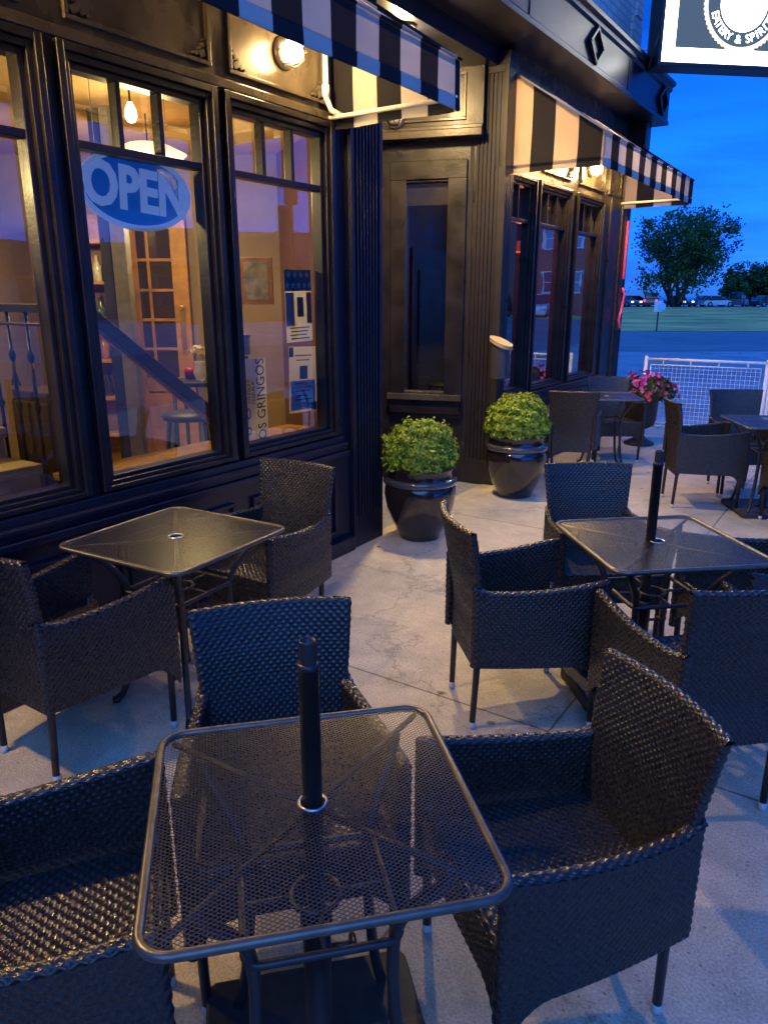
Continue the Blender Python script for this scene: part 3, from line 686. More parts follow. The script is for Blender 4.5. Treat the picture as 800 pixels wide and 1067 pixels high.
def make_chair():
    root = empty('wicker_armchair')
    # backrest
    def Pb(u, v):
        z = .27 + (HB - .27) * v; a, c, _ = loop2(u, 1.0, .0001)
        w_ = back_w(z); th = .030
        d = u % 1.0; k = np.where(d < .5, -1 + 4 * d, 3 - 4 * d)      # -1..1..-1
        side = np.where(d < .5, -1, 1)
        # superellipse slab
        ang = 2 * PI * d
        y = w_ * np.sign(np.sin(ang - PI / 2)) * np.abs(np.sin(ang - PI / 2)) ** .35 * 1.0
        cc = th / 2 * np.sign(np.cos(ang - PI / 2)) * (1 - np.abs(y / w_) ** 14) ** .5
        return stack(back_x(z, y) - cc, y, z)
    # arc-length friendly version: straight loop
    def Pb2(u, v):
        z = .27 + (HB - .27) * v; w_ = back_w(z); a, c, _ = loop2(u, .205, .030)
        y = a * (w_ / .22); return stack(back_x(z, y) - c, y, z)
    p1 = weave(Pb2, .91, HB - .27)
    def Pbt(u, v):   # rolled top edge, strands wrapped over it
        y = -.231 + .462 * u; th = .0165; an = PI * v
        crown = .012 * (y / .23) ** 2
        return stack(back_x(HB, y) + th * np.cos(an), y, HB - .002 + crown * 0 + th * .8 * np.sin(an))
    p2 = weave(Pbt, .46, .06, flip=True, ps=.016, pt=.0105, amp=.002)
    V, F = join([p1, p2]); np_mesh('backrest', V, F, wicker_m, root)
    # arms: tall side panels from rear to front leg
    for sd_ in (1, -1):
        def plan(a):  # a: -0.26..0.265 along x -> y centre
            t_ = np.clip((a + .26) / .525, 0, 1); return .200 + .056 * (1 - (1 - t_) ** 2)
        def ztop(x): 
            t = np.clip((x + .26) / .525, 0, 1); return .604 + .040 * t - .018 * np.sin(PI * np.clip(t * .95 + .02, 0, 1)) + .02 * np.clip(.12 - t, 0, 1) / .12
        def zbot(x): return .298 - .10 * np.clip((x - .13) / .12, 0, 1) ** 2.2
        def Pa(u, v):
            a, c, _ = loop2(u, .248, .034); x = a + .002
            z = zbot(x) + (ztop(x) - zbot(x)) * v
            y = sd_ * (plan(x) + c * 1.0); return stack(x, y, z)
        q1 = weave(Pa, 1.09, .30, flip=(sd_ < 0))
        def Pt(u, v):
            x = -.262 + .528 * u; an = PI * v; th = .0195
            endr = np.sqrt(np.clip(1 - np.clip((x - .235) / .034, 0, 1) ** 2, .02, 1))
            return stack(x, sd_ * (plan(x) - th * endr * np.cos(an)), ztop(x) - .003 + th * .75 * np.sin(an) * endr)
        q2 = weave(Pt, .53, .062, flip=(sd_ > 0), ps=.016, pt=.0105, amp=.002)
        V, F = join([q1, q2]); np_mesh('arm', V, F, wicker_m, root)
    # seat and front apron
    def Ps(u, v):
        x = -.215 + .455 * v; wd = .185 + .05 * v; y = wd * (2 * u - 1)
        return stack(x, y, .425 - .012 * np.cos((u - .5) * PI) * np.sin(PI * v) + 0 * u)
    s1 = weave(Ps, .41, .46, ps=.0125, pt=.0125)
    def Psu(u, v):
        x = -.215 + .455 * v; wd = .185 + .03 * v; y = wd * (2 * u - 1); return stack(x, y, .40 + 0 * u)
    V, F = join([s1]); np_mesh('seat', V, F, wicker_m, root)
    def Pf(u, v):
        y = .235 * (2 * u - 1); zb = .285 - .06 * np.clip((np.abs(y) - .145) / .09, 0, 1) ** 2
        z = zb + (.425 - zb) * v; return stack(.252 + 0 * u, y, z)
    f1 = weave(Pf, .43, .15)
    def Pr(u, v):
        y = .235 * (2 * u - 1); return stack(.252 - .02 * (1 - np.cos(v * PI / 2)), y, .423 + .012 * np.sin(v * PI))
    V, F = join([f1, weave(Pr, .43, .03, ps=.016)]); np_mesh('apron', V, F, wicker_m, root)
    for (x, y, tx, ty, zt) in ((.235, .235, .238, .242, .45), (.235, -.235, .238, -.242, .45), (-.235, .165, -.222, .178, .42), (-.235, -.165, -.222, -.178, .42)):
        g = MB(); g.tube([(x, y, .028), (tx, ty, zt)], [.0125, .0145], 12); lg = g.build('leg', leg_m, root, smooth=True)
        g = MB(); g.tube([(x, y, .0), (x, y, .006), (x + (tx - x) * .07, y + (ty - y) * .07, .03)], [.012, .0138, .0138], 12); g.build('foot_cap', cap_m, lg, smooth=True)
    return root
# position, facing (deg), scale, label
CH = [
 ((-.48, 1.43), 230.5, .95, 'wicker armchair in the right foreground with its warm lit backrest turned to the near table'),
 ((-1.12, 1.225), -43, .97, 'wicker armchair behind the near table with its blue lit backrest and two arms showing'),
 ((-1.215, .575), 50, 1.0, 'wicker armchair cut off at the lower left corner, tucked against the near table'),
 ((-2.37, 1.46), 90, 1.0, 'wicker armchair at the left edge beside the table by the windows'),
 ((-2.36, 2.49), 272, 1.0, 'wicker armchair against the wall between the window table and the glossy planter'),
 ((-1.085, 2.62), 43, .98, 'wicker armchair seen from behind its side, in the middle of the patio'),
 ((-1.03, 3.44), -55, .97, 'wicker armchair facing the camera behind the middle table and its pole'),
 ((-.27, 3.30), 221, 1.0, 'wicker armchair cut by the right edge behind the middle table'),
 ((-.385, 2.505), 133, .97, 'wicker armchair with its blue back to the camera right of the middle table'),
 ((-2.38, 6.80), 108, .97, 'wicker armchair turned away beside the far windows, right of the second planter'),
 ((-2.29, 7.74), -58, .97, 'brownish wicker armchair beyond the small far table, left of the flower urn'),
 ((-1.13, 6.37), 27, 1.0, 'wicker armchair in profile in front of the flower urn, left of the far right table'),
 ((-.92, 7.01), -58, 1.0, 'wicker armchair in front of the white railing, behind the far right table'),
 ((-.31, 6.05), 118, .97, 'wicker armchair at the right edge mostly hidden, near side of the far right table'),
]
chair0 = make_chair()
for i, ((x, y), a, s_, lab) in enumerate(CH):
    o = chair0 if i == 0 else copy_tree(chair0)
    o.location = (x, y, 0); o.rotation_euler = (0, 0, R(a)); o.scale = (s_, s_, s_ * (.955 if i == 0 else 1))
    tag(o, lab, 'chair', 'black wicker armchairs on the patio')

# ------------------------------------------------------------------ mesh tables
def rsq(h, r, n=8, z=0):
    pts = []
    for cx, cy, a0 in ((h - r, h - r, 0), (-h + r, h - r, PI / 2), (-h + r, -h + r, PI), (h - r, -h + r, 3 * PI / 2)):
        for k in range(n + 1):
            a = a0 + PI / 2 * k / n; pts.append((cx + r * math.cos(a), cy + r * math.sin(a), z))
    return pts
TZ = .715
def make_table():
    root = empty('mesh_table'); h = .30
    # expanded metal: diamonds with real holes
    a, b_, sw = .0068, .0044, .0012       # half diagonals and strand half width
    V = []; F = []; nx = int(2 * (h - .008) / (2 * a)) + 2; ny = int(2 * (h - .008) / (2 * b_)) + 2
    cx = []
    for j in range(-ny, ny + 1):
        for i in range(-nx, nx + 1):
            cx.append((i * 2 * a + (a if j % 2 else 0), j * b_))
    cx = np.array(cx); r = .05; q = np.abs(cx) - (h - .006 - r)
    inside = (np.hypot(np.clip(q[:, 0], 0, None), np.clip(q[:, 1], 0, None)) < r) & (np.maximum(q[:, 0], q[:, 1]) < r) & (np.hypot(cx[:, 0], cx[:, 1]) > .026)
    cx = cx[inside]; n = len(cx); k = 1 - sw * 1.0 * math.hypot(a, b_) / (a * b_)
    outer = np.array([(a, 0), (0, b_), (-a, 0), (0, -b_)]); inner = outer * k
    zo = np.array([.0, .0006, .0, -.0006])
    V = np.zeros((n, 8, 3), np.float32)
    V[:, :4, :2] = cx[:, None] + outer[None]; V[:, 4:, :2] = cx[:, None] + inner[None]; V[:, :4, 2] = zo; V[:, 4:, 2] = zo
    V[:, :, 2] += TZ
    base = (np.arange(n) * 8)[:, None, None]; quad = np.array([[0, 1, 5, 4], [1, 2, 6, 5], [2, 3, 7, 6], [3, 0, 4, 7]])
    F = (base + quad[None]).reshape(-1, 4)
    np_mesh('tabletop', V.reshape(-1, 3), F, mesh_m, root, smooth=False)
    g = MB(); g.ring(rsq(h - .002, .052, 8, TZ - .003), .0092, 12); g.build('rim', rim_m, root, smooth=True)
    g = MB(); g.ring([(.026 * math.cos(t * PI / 14), .026 * math.sin(t * PI / 14), TZ + .001) for t in range(28)], .0035, 8); g.build('pole_collar', chrome_m, root, smooth=True)
    g = MB()
    for k in range(4):
        t = PI / 4 + k * PI / 2; c, s = math.cos(t), math.sin(t)
        g.tube([(.03 * c, .03 * s, TZ - .010), (.385 * c, .385 * s, TZ - .010)], .0065, 8)
    g.build('brace', leg_m, root, smooth=True)
    for k in range(4):
        t = PI / 4 + k * PI / 2; c, s = math.cos(t), math.sin(t)
        prof = [(.30, TZ - .012), (.285, .66), (.235, .60), (.195, .53), (.183, .45), (.188, .33), (.208, .18), (.24, .055), (.268, .022)]
        pts = []
        for i in range(len(prof) - 1):
            for q_ in range(4):
                f = q_ / 4; p0 = prof[max(i - 1, 0)]; p1 = prof[i]; p2 = prof[i + 1]; p3 = prof[min(i + 2, len(prof) - 1)]
                def cr_(a0, a1, a2, a3): return .5 * ((2 * a1) + (-a0 + a2) * f + (2 * a0 - 5 * a1 + 4 * a2 - a3) * f * f + (-a0 + 3 * a1 - 3 * a2 + a3) * f ** 3)
                pts.append((cr_(p0[0], p1[0], p2[0], p3[0]), cr_(p0[1], p1[1], p2[1], p3[1])))
        pts.append(prof[-1])
        g = MB(); g.tube([(c * r_, s * r_, z) for r_, z in pts], .0125, 10); lg = g.build('leg', leg_m, root, smooth=True)
        g = MB(); g.tube([(c * .252, s * .252, .036), (c * .268, s * .268, .0165), (c * .285, s * .285, .0165)], [.013, .0165, .0165], 10); g.build('foot_cap', leg_m, lg, smooth=True)
    # arched braces between legs and the square ring shelf
    g = MB(); g.ring(rsq(.145, .03, 5, .50), .0085, 8); g.ring([(.05 * math.cos(t * PI / 8), .05 * math.sin(t * PI / 8), .50) for t in range(16)], .006, 8)
    for k in range(4):
        t = k * PI / 2; c, s = math.cos(t), math.sin(t); g.tube([(.05 * c, .05 * s, .50), (.145 * c, .145 * s, .50)], .006, 8)
    g.build('ring_brace', leg_m, root, smooth=True)
    return root
TB = [((-.785, .930), 46, 1.0, 'near square mesh table in the foreground with a black umbrella pole'),
      ((-2.285, 1.905), 4, 1.08, 'square mesh table below the lit windows with an empty umbrella hole'),
      ((-.645, 2.925), 42, 1.05, 'square mesh table in the middle right with an umbrella pole through it'),
      ((-2.22, 7.25), 27, 1.0, 'small square mesh table by the far windows between two wicker chairs'),
      ((-.64, 6.42), 29, 1.05, 'square mesh table cut by the right edge in front of the railing')]
t0 = make_table()
for i, ((x, y), a, s_, lab) in enumerate(TB):
    o = t0 if i == 0 else copy_tree(t0)
    o.location = (x, y, 0); o.rotation_euler = (0, 0, R(a)); o.scale = (s_, s_, 1.0)
    tag(o, lab, 'table', 'square mesh patio tables')
# umbrella stands
def stand():
    root = empty('umbrella_stand')
    g = MB(); g.prism([(p[0], p[1]) for p in rsq(.245, .03, 5)], .004, .055); g.build('base_plate', plate_m, root, bevel=.006)
    g = MB(); g.lathe([(.0, .05), (.055, .05), (.05, .065), (.031, .08), (.029, .30), (.029, .42), (.033, .42), (.033, .445), (.027, .45)], n=24); g.build('sleeve', leg_m, root, smooth=True)
    g = MB(); g.lathe([(.019, .3), (.019, 1.0), (.0205, 1.0), (.0205, 1.012), (.0165, 1.014)], n=24); g.build('pole', leg_m, root, smooth=True)
    g = MB(); g.lathe([(.0160, 1.0), (.0160, 1.055), (.0155, 1.058), (.0135, 1.058), (.0135, 1.0)], n=24); g.build('pole_tip', leg_m, root, smooth=True)
    g = MB(); g.tube([(.03, 0, .36), (.075, 0, .36)], .006, 8); g.tube([(.075, -.02, .36), (.075, .02, .36)], .008, 8); g.build('tightening_knob', leg_m, root, smooth=True)
    return root
s0 = stand(); s0.location = (-.785, .930, 0); s0.rotation_euler = (0, 0, R(46)); tag(s0, 'black umbrella pole standing through the near foreground table', 'umbrella stand', 'umbrella stands')
s1 = copy_tree(s0); s1.location = (-.672, 2.925, 0); s1.rotation_euler = (0, 0, R(40)); s1.scale = (1, 1, 1.02); tag(s1, 'black umbrella pole standing through the middle right table', 'umbrella stand', 'umbrella stands')
s2 = copy_tree(s0); s2.location = (-.64, 6.42, 0); s2.rotation_euler = (0, 0, R(29)); s2.scale = (1.0, 1.0, .64)
tag(s2, 'low black umbrella base under the far right table', 'umbrella stand', 'umbrella stands')

# ------------------------------------------------------------------ planters
def foliage_ball(cx, cy, cz, rx, rz, n, m, parent, size=.016, sq=2.6, rough=0):
    # box-clipped shrub: leaves on and just under a lumpy surface
    d = rng.normal(size=(n, 3)); d /= np.linalg.norm(d, axis=1, keepdims=True)
    d[:, 2] = np.abs(d[:, 2]) * 1.0 - .15 * (rng.random(n) < .5)
    d /= np.linalg.norm(d, axis=1, keepdims=True)
    k = (np.abs(d[:, 0]) ** sq + np.abs(d[:, 1]) ** sq + np.abs(d[:, 2]) ** sq) ** (-1 / sq)
    lump = 1 + .05 * np.sin(d[:, 0] * 9 + 1) * np.sin(d[:, 1] * 8) + .04 * np.sin(d[:, 2] * 13 + d[:, 0] * 7)
    if rough: ph = random.random() * 6; lump = lump + .05 * np.sin(d[:, 0] * 17 + ph) * np.sin(d[:, 1] * 15 + ph) + .05 * np.sin(d[:, 2] * 21 + d[:, 1] * 9 + ph) + .10 * (rng.random(n) < .03)
    rr = k * lump * (1 - .30 * rng.random(n) ** 1.6 + .07 * (rng.random(n) < .06))
    P = d * rr[:, None] * np.array([rx, rx, rz]) + np.array([cx, cy, cz])
    nrm = d + rng.normal(scale=.55, size=(n, 3)); nrm /= np.linalg.norm(nrm, axis=1, keepdims=True)
    a = np.cross(nrm, rng.normal(size=(n, 3))); a /= np.linalg.norm(a, axis=1, keepdims=True); b_ = np.cross(nrm, a)
    s = size * (.7 + .6 * rng.random(n))[:, None]
    V = np.stack([P - a * s, P - b_ * s * .5 + nrm * s * .15, P + a * s, P + b_ * s * .5 + nrm * s * .15], 1)
    F = np.arange(n * 4).reshape(n, 4); return np_mesh('foliage', V.reshape(-1, 3), F, m, parent, smooth=False)
def planter(loc, s_, label):
    A = empty('glazed_planter', loc, 0, label, 'planter', 'glossy black planters with round shrubs')
    g = MB(); g.lathe([(0, 0), (.145, 0), (.15, .012), (.148, .022), (.165, .05), (.21, .14), (.243, .24), (.258, .33), (.255, .385), (.243, .41)], n=56); b_ = g.build('pot_body', pot_m, A, smooth=True)
    g = MB(); g.lathe([(.243, .41), (.262, .414), (.268, .424), (.268, .446), (.262, .456), (.238, .462)], n=56); g.build('pot_band', pot_band_m, A, smooth=True)
    g = MB(); g.lathe([(.238, .462), (.233, .485), (.236, .515), (.246, .532), (.240, .540), (.222, .536), (.215, .50)], n=56); g.build('pot_rim', pot_m, A, smooth=True)
    g = MB(); g.lathe([(0, .50), (.225, .50)], n=40); g.build('soil', soil_m, A)
    sh = empty('boxwood_shrub', (0, 0, .5), 0); sh.parent = A
    foliage_ball(0, 0, .075, .245, .275, 10000, box_leaf_m, sh, size=.018, sq=2.35, rough=1)
    g = MB()
    for k in range(9):
        a = k * .7; g.tube([(0, 0, -.01), (.05 * math.cos(a), .05 * math.sin(a), .10), (.13 * math.cos(a), .13 * math.sin(a), .22)], [.008, .006, .003], 6)
    g.build('stems', bark_m, sh)
    A.scale = (s_, s_, s_); return A
planter((-2.585, 4.335, 0), .97, 'glossy black planter with a round green shrub beside the blue fluted pier')
planter((-2.50, 5.78, 0), 1.0, 'glossy black planter with a round green shrub below the wall ash bin')

# flower urn
A = empty('flower_urn', (-2.25, 8.72, 0), 0, 'black pedestal urn overflowing with pink flowers in front of the railing', 'urn')
g = MB(); g.lathe([(0, 0), (.17, 0), (.17, .02), (.13, .04), (.07, .07), (.05, .12), (.06, .15), (.05, .17), (.10, .20), (.15, .23), (.165, .30), (.17, .40), (.175, .50), (.20, .53), (.205, .545), (.19, .55), (.17, .52)], n=36); g.build('urn_body', urn_m, A, smooth=True)
g = MB(); g.lathe([(0, .52), (.18, .52)], n=24); g.build('soil', soil_m, A)
foliage_ball(.05, 0, .57, .28, .22, 3200, leaf_mat('petunia_leaves', (.03, .05, .015), (.08, .11, .03)), A, size=.028, sq=2)
def flowers(A, n, cx, cy, cz, rx, rz, m, r0=.03, name='blossoms'):
    V = []; F = []
    for k in range(n):
        d = rng.normal(size=3); d[2] = abs(d[2]) * .9; d /= np.linalg.norm(d); P = np.array([cx, cy, cz]) + d * np.array([rx, rx, rz]) * (1 + .12 * rng.random())
        nn = d + rng.normal(scale=.3, size=3); nn /= np.linalg.norm(nn); a = np.cross(nn, [.3, .1, 1.]); a /= np.linalg.norm(a); b_ = np.cross(nn, a)
        r = r0 * (.7 + .6 * rng.random()); o = len(V); V.append(P - nn * r * .4)
        for q in range(10):
            t = q * PI / 5; rr = r * (1 if q % 2 else .72); V.append(P + (a * math.cos(t) + b_ * math.sin(t)) * rr)
        for q in range(10): F.append((o, o + 1 + q, o + 1 + (q + 1) % 10))
    return np_mesh(name, np.array(V), np.array(F), m, A, smooth=False)
flowers(A, 95, .0, 0, .60, .27, .23, petunia_m, .032); flowers(A, 40, .12, -.05, .56, .28, .2, petal_red_m, .028)

# wall ash bin on the pilaster
A = empty('ash_bin', (-2.80, 5.90, 1.0), 0, 'black wall mounted ash bin with slanted tan top on the fluted pilaster', 'ash bin')
g = MB(); n = 20; vs = []
cxm, cym, rr = .07, -.02, .085
for zz in (0, 1):
    for k in range(n):
        a = 2 * PI * k / n; x = cxm + rr * math.cos(a); y = cym + rr * math.sin(a) * 1.1; z = -.02 if zz == 0 else .30 - (x) * .45; vs.append((x, y, z))
g.add(vs, [tuple(range(n))[::-1]] + [(k, (k + 1) % n, n + (k + 1) % n, n + k) for k in range(n)]); g.build('body', mat('bin_enamel', (.045, .045, .05), .22, coat=.4), A, smooth=False)
g = MB(); vs = []
for off in (-.012, .020):
    for k in range(n):
        a = 2 * PI * k / n; x = cxm + (rr + .012) * math.cos(a); y = cym + (rr + .012) * math.sin(a) * 1.1; vs.append((x, y, .302 - x * .45 + off))
g.add(vs, [tuple(range(n))[::-1], tuple(range(n, 2 * n))] + [(k, (k + 1) % n, n + (k + 1) % n, n + k) for k in range(n)]); g.build('lid', tan_cap_m, A)
g = MB(); g.box((-.0, -.06, .02), (.01, .03, .26)); g.build('bracket', leg_m, A)

# ------------------------------------------------------------------ railing
def railing(x0, y0, x1, y1, label, mesh_to=None, group=None):
    a, b_ = Vector((x0, y0, 0)), Vector((x1, y1, 0)); u = (b_ - a).normalized(); Lr = (b_ - a).length
    A = empty('patio_railing', a, 0, label, 'railing', group)
    def P(s, z, o=0): return u * s + Vector((0, 0, z))
    g = MB(); g.tube([P(0, .0), P(0, .945)], .022, 12); g.lathe([(.022, .945), (.018, .96), (0, .966)], (0, 0, 0), 12); g.build('post', white_metal, A, smooth=True)
    g = MB(); e_ = P(Lr, 0); g.tube([P(Lr, .0), P(Lr, .945)], .022, 12); g.lathe([(.022, .945), (.018, .96), (0, .966)], tuple(e_), 12); g.build('post', white_metal, A, smooth=True)
    g = MB(); g.tube([P(.02, .925), P(Lr - .02, .925)], .017, 10); g.tube([P(.02, .12), P(Lr - .02, .12)], .013, 10); g.build('rail', white_metal, A, smooth=True)
    g = MB(); g.tube([P(.06, .86), P(Lr - .06, .86), P(Lr - .06, .16), P(.06, .16), P(.06, .86)], .008, 8)
    for s in np.linspace(.2, Lr - .2, 4): g.tube([P(s, .86), P(s, .92)], .009, 6)
    g.build('infill_frame', white_metal, A, smooth=True)
    g = MB()
    for s in np.arange(.06, Lr - .06, .050): g.tube([P(s, .16), P(s, .86)], .0018, 5)
    for z in np.arange(.17, .86, .050): g.tube([P(.06, z), P(Lr - .06, z)], .0018, 5)
    g.build('wire_mesh', white_metal, A)
    return A
railing(-2.42, 9.36, -1.10, 9.46, 'white railing section with wire mesh starting at the flower urn', group='white railing sections at the patio end')
railing(-1.05, 9.464, .75, 9.60, 'white railing section with wire mesh cut by the right edge of the photo', group='white railing sections at the patio end')

# ------------------------------------------------------------------ sky-lit sign
SC = Vector((-1.705, 8.93, 4.415)); Sf = (Vector((0, 0, SC.z)) - SC); Sf.z = 0; Sf.normalize()
Sr = Vector((-Sf.y, Sf.x, 0)); 
if Sr.x < 0: Sr = -Sr
ang = R(-31); Sr2 = Sr * math.cos(ang) + Sf * math.sin(ang); Sf2 = Vector((Sr2.y, -Sr2.x, 0)); 
if Sf2.dot(Sf) < 0: Sf2 = -Sf2
A = empty('backlit_sign', SC, 0, 'large square backlit hanging sign with a round badge, cut off at the top right', 'sign')
M4 = Matrix((( Sr2.x, 0, Sf2.x, 0), (Sr2.y, 0, Sf2.y, 0), (0, 1, 0, 0), (0, 0, 0, 1)))   # local x right, y up, z towards viewer
HW, HH = .815, .535
case_m = mat('sign_case_metal', (.02, .025, .03), .4)
face_m = emis('sign_white_light', (1.0, 1.0, .93), .9)
panel_m = emis('sign_grey_panel', (.06, .085, .085), .12)
gold_m = emis('sign_gold_ring', (1.0, .85, .45), .14)
def sp(g, name, m, parent=None, **k):
    o = g.build(name, m, A if parent is None else parent, **k); o.data.transform(M4); return o
g = MB(); g.box((-HW - .035, -HH - .035, -.24), (HW + .035, HH + .035, -.004))
g.box((-HW - .035, -HH - .035, -.004), (-HW, HH + .035, .02)); g.box((HW, -HH - .035, -.004), (HW + .035, HH + .035, .02)); g.box((-HW, -HH - .035, -.004), (HW, -HH, .02)); g.box((-HW, HH, -.004), (HW, HH + .035, .02))
sp(g, 'sign_case', case_m, bevel=.006)
g = MB(); g.box((-HW, -HH, -.003), (HW, HH, .002)); fc = sp(g, 'light_face', face_m)
g = MB(); g.box((-HW + .135, -HH + .13, .0021), (HW - .135, HH - .13, .006)); sp(g, 'face_panel', panel_m, fc)
def disc(r, z0, z1, n=64, scallop=0):
    g = MB(); pr_ = [((r + scallop * (k % 2)) * math.cos(2 * PI * k / n), (r + scallop * (k % 2)) * math.sin(2 * PI * k / n)) for k in range(n)]; return g.prism(pr_, z0, z1)
RB = .414
sp(disc(RB, .006, .009, 120, .014), 'badge_ring', gold_m, fc)
sp(disc(RB - .035, .009, .011, 64), 'badge_ring', panel_m, fc)
sp(disc(RB - .165, .011, .013, 64), 'badge_centre', face_m, fc)
def arc_text(s, r, a0, da, size, top):
    for i, ch in enumerate(s):
        if ch == ' ': continue
        a = a0 + da * i
        M = Matrix.Translation((r * math.cos(a), r * math.sin(a), .0125)) @ Matrix.Rotation(a + PI / 2 if not top else a - PI / 2, 4, 'Z')
        text_mesh('badge_letter', ch, size, face_m, fc, M4 @ M, .001)
txt = 'EATERY & SPIRITS'; da = R(9.4); arc_text(txt, RB - .098, R(270) - da * (len(txt) - 1) / 2, da, .105, False)
# hanging bar and cable to the building
g = MB(); g.tube([Vector((-2.9, 9.2, 5.35)) - SC, Vector((.0, 0, HH + .17))], .025, 10); g.tube([Vector((0, 0, HH + .03)), Vector((0, 0, HH + .17))], .012, 8)
g.build('hanging_bar', case_m, A, smooth=True)
g = MB(); g.tube([Vector((-2.55, 9.1, 4.0)) - SC, Vector((-HW * 1.06 * Sr2.x, -HW * 1.06 * Sr2.y, -HH + .05)) + Vector((-.06, 0, -.08)), Vector((-HW * 1.03 * Sr2.x, -HW * 1.03 * Sr2.y, -HH + .3))], .012, 8)
g.build('sign_cable', case_m, A, smooth=True)
# overhead wire
g = MB(); pts = [Vector((-8, 24, 8.6)) + Vector((24, 14, 0)) * t + Vector((0, 0, -1.0 * (1 - (2 * t - 1) ** 2) + 1.2 * t)) for t in np.linspace(0, 1, 24)]
g.tube(pts, .012, 6); tag(g.build('overhead_wire', grey_post_m), 'thin overhead wire crossing the sky below the sign', 'wire')

# pink neon strip on the building corner
neon_m = emis('pink_neon', (1.0, .12, .24), .018)
A = empty('neon_strip', (-2.765, 9.30, 1.3), 0, 'vertical pink red neon strip with a curl on the far building corner', 'neon sign')
g = MB(); g.tube([(0, 0, .55), (0, 0, 1.2)], .016, 8); g.tube([(0, 0, .45), (.015, .05, .38), (0, .06, .28), (.01, -.02, .18), (0, -.04, .08), (0, .02, -.02)], .013, 8); g.build('tube', neon_m, A, smooth=True)
g = MB(); g.box((-.025, -.05, -.05), (-.018, .05, 1.25)); g.build('backing', black_paint, A)

# ------------------------------------------------------------------ things in the windows
# OPEN sign: unlit, translucent blue oval with glow added to letters and outline
sign_blue = mat('open_sign_blue', (.03, .09, .26), .3)
sign_pale_glow = emis('open_sign_added_glow', (.55, .75, 1.0), .018)
A = empty('open_sign', (-2.99, 2.43, 2.115), 0, 'oval blue OPEN sign hanging inside the middle window', 'sign')
MO = Matrix(((0, 0, 1, 0), (1, 0, 0, 0), (0, 1, 0, 0), (0, 0, 0, 1)))    # local x -> +Y, y -> +Z, z -> +X
for nm, a, b_, z0, z1, m in (('board', .305, .165, 0, .006, sign_blue),):
    g = MB(); g.prism([(a * math.cos(2 * PI * k / 48), b_ * math.sin(2 * PI * k / 48)) for k in range(48)], z0, z1); o = g.build(nm, m, A); o.data.transform(MO)
g = MB(); g.ring([(.300 * math.cos(2 * PI * k / 48), .160 * math.sin(2 * PI * k / 48), .008) for k in range(48)], .013, 8); o = g.build('oval_tube', sign_pale_glow, A, smooth=True); o.data.transform(MO)
text_mesh('letters', 'OPEN', .255, sign_pale_glow, A, MO @ Matrix.Translation((0, -.005, .010)) @ Matrix.Rotation(R(-3), 4, 'Z'), 0.004, .86, bold=.008)
g = MB(); g.tube([(0, -.2, .15), (0, -.2, .45)], .002, 5); g.tube([(0, .2, .15), (0, .2, .45)], .002, 5); g.build('hanging_chain', lamp_metal, A)

def poster(name, y0, y1, z0, z1, label, cat, tilt=0):
    A = empty(name, (-2.945, (y0 + y1) / 2, (z0 + z1) / 2), 0, label, cat)
    hw, hh = (y1 - y0) / 2, (z1 - z0) / 2
    g = MB(); g.box((-hw, -hh, 0), (hw, hh, .0012)); o = g.build('sheet', paper_m, A); o.data.transform(MO)
    def patch(nm, a, b_, m, layer=1):
        g = MB(); g.box((a[0] * hw, a[1] * hh, .0012), (b_[0] * hw, b_[1] * hh, .0012 + .0006 * layer)); o = g.build(nm, m, A); o.data.transform(MO); return o
    def txt_(s, x, y, size, m=ink_m, rot=0, sx=1.0):
        return text_mesh('lettering', s, size, m, A, MO @ Matrix.Translation((x * hw, y * hh, .0026)) @ Matrix.Rotation(rot, 4, 'Z'), .0003, sx)
    if tilt: A.rotation_euler = (R(tilt), 0, 0)
    return A, patch, txt_, hw, hh
blue_ink = mat('navy_print', (.02, .03, .09), .6); red_ink = mat('red_print', (.45, .03, .03), .6); sky_ink = mat('light_blue_print', (.50, .74, .84), .7); brown_ink = mat('brown_photo_print', (.12, .06, .04), .6); pinkp = mat('salmon_print', (.72, .42, .36), .7); green_ink = mat('green_print', (.05, .16, .09), .6)
A, patch, txt_, hw, hh = poster('patriotic_poster', 3.385, 3.625, 1.39, 1.80, 'flyer with white stars on a navy band, upper of the two in the third window', 'poster', 1)
patch('star_band', (-1, .42), (1, 1.0), blue_ink); patch('photo', (-.98, -.55), (-.35, .38), pinkp); patch('photo', (.6, -.5), (.98, .38), red_ink); patch('photo', (-.12, -.3), (.35, .25), brown_ink)
g = MB()
for (sx, sy) in [(-.72, .86), (-.24, .86), (.24, .86), (.72, .86), (-.85, .58), (-.40, .58), (.05, .58), (.50, .58), (.9, .58)]:
    pr_ = [((.022 if k % 2 == 0 else .009) * math.sin(k * PI / 5) + sx * hw * .95, (.022 if k % 2 == 0 else .009) * math.cos(k * PI / 5) + sy * hh) for k in range(10)]; g.prism(pr_, .0019, .0028)
o = g.build('stars', white_metal, A); o.data.transform(MO)
g = MB()
for i, z in enumerate(np.linspace(-.62, -.92, 4)): g.box((-.75 * hw + .01 * (i % 2), z * hh, .0013), (.75 * hw - .012 * (i % 3), z * hh + .007, .0018))
o = g.build('text_lines', ink_m, A); o.data.transform(MO)
A, patch, txt_, hw, hh = poster('blue_flyer', 3.395, 3.655, .965, 1.36, 'pale blue flyer with a small dark photo, lower of the two in the third window', 'poster', -2)
patch('blue_area', (-.9, -.92), (.88, -.02), sky_ink); patch('photo', (-.25, .02), (.3, .42), brown_ink, 2)
g = MB()
for i, z in enumerate((.72, .58, -.12, -.24, -.36, -.5, -.62)): g.box((-.6 * hw + .015 * (i % 2), z * hh, .0019), (.62 * hw - .02 * (i % 3), z * hh + .006, .0026))
o = g.build('text_lines', ink_m, A); o.data.transform(MO)
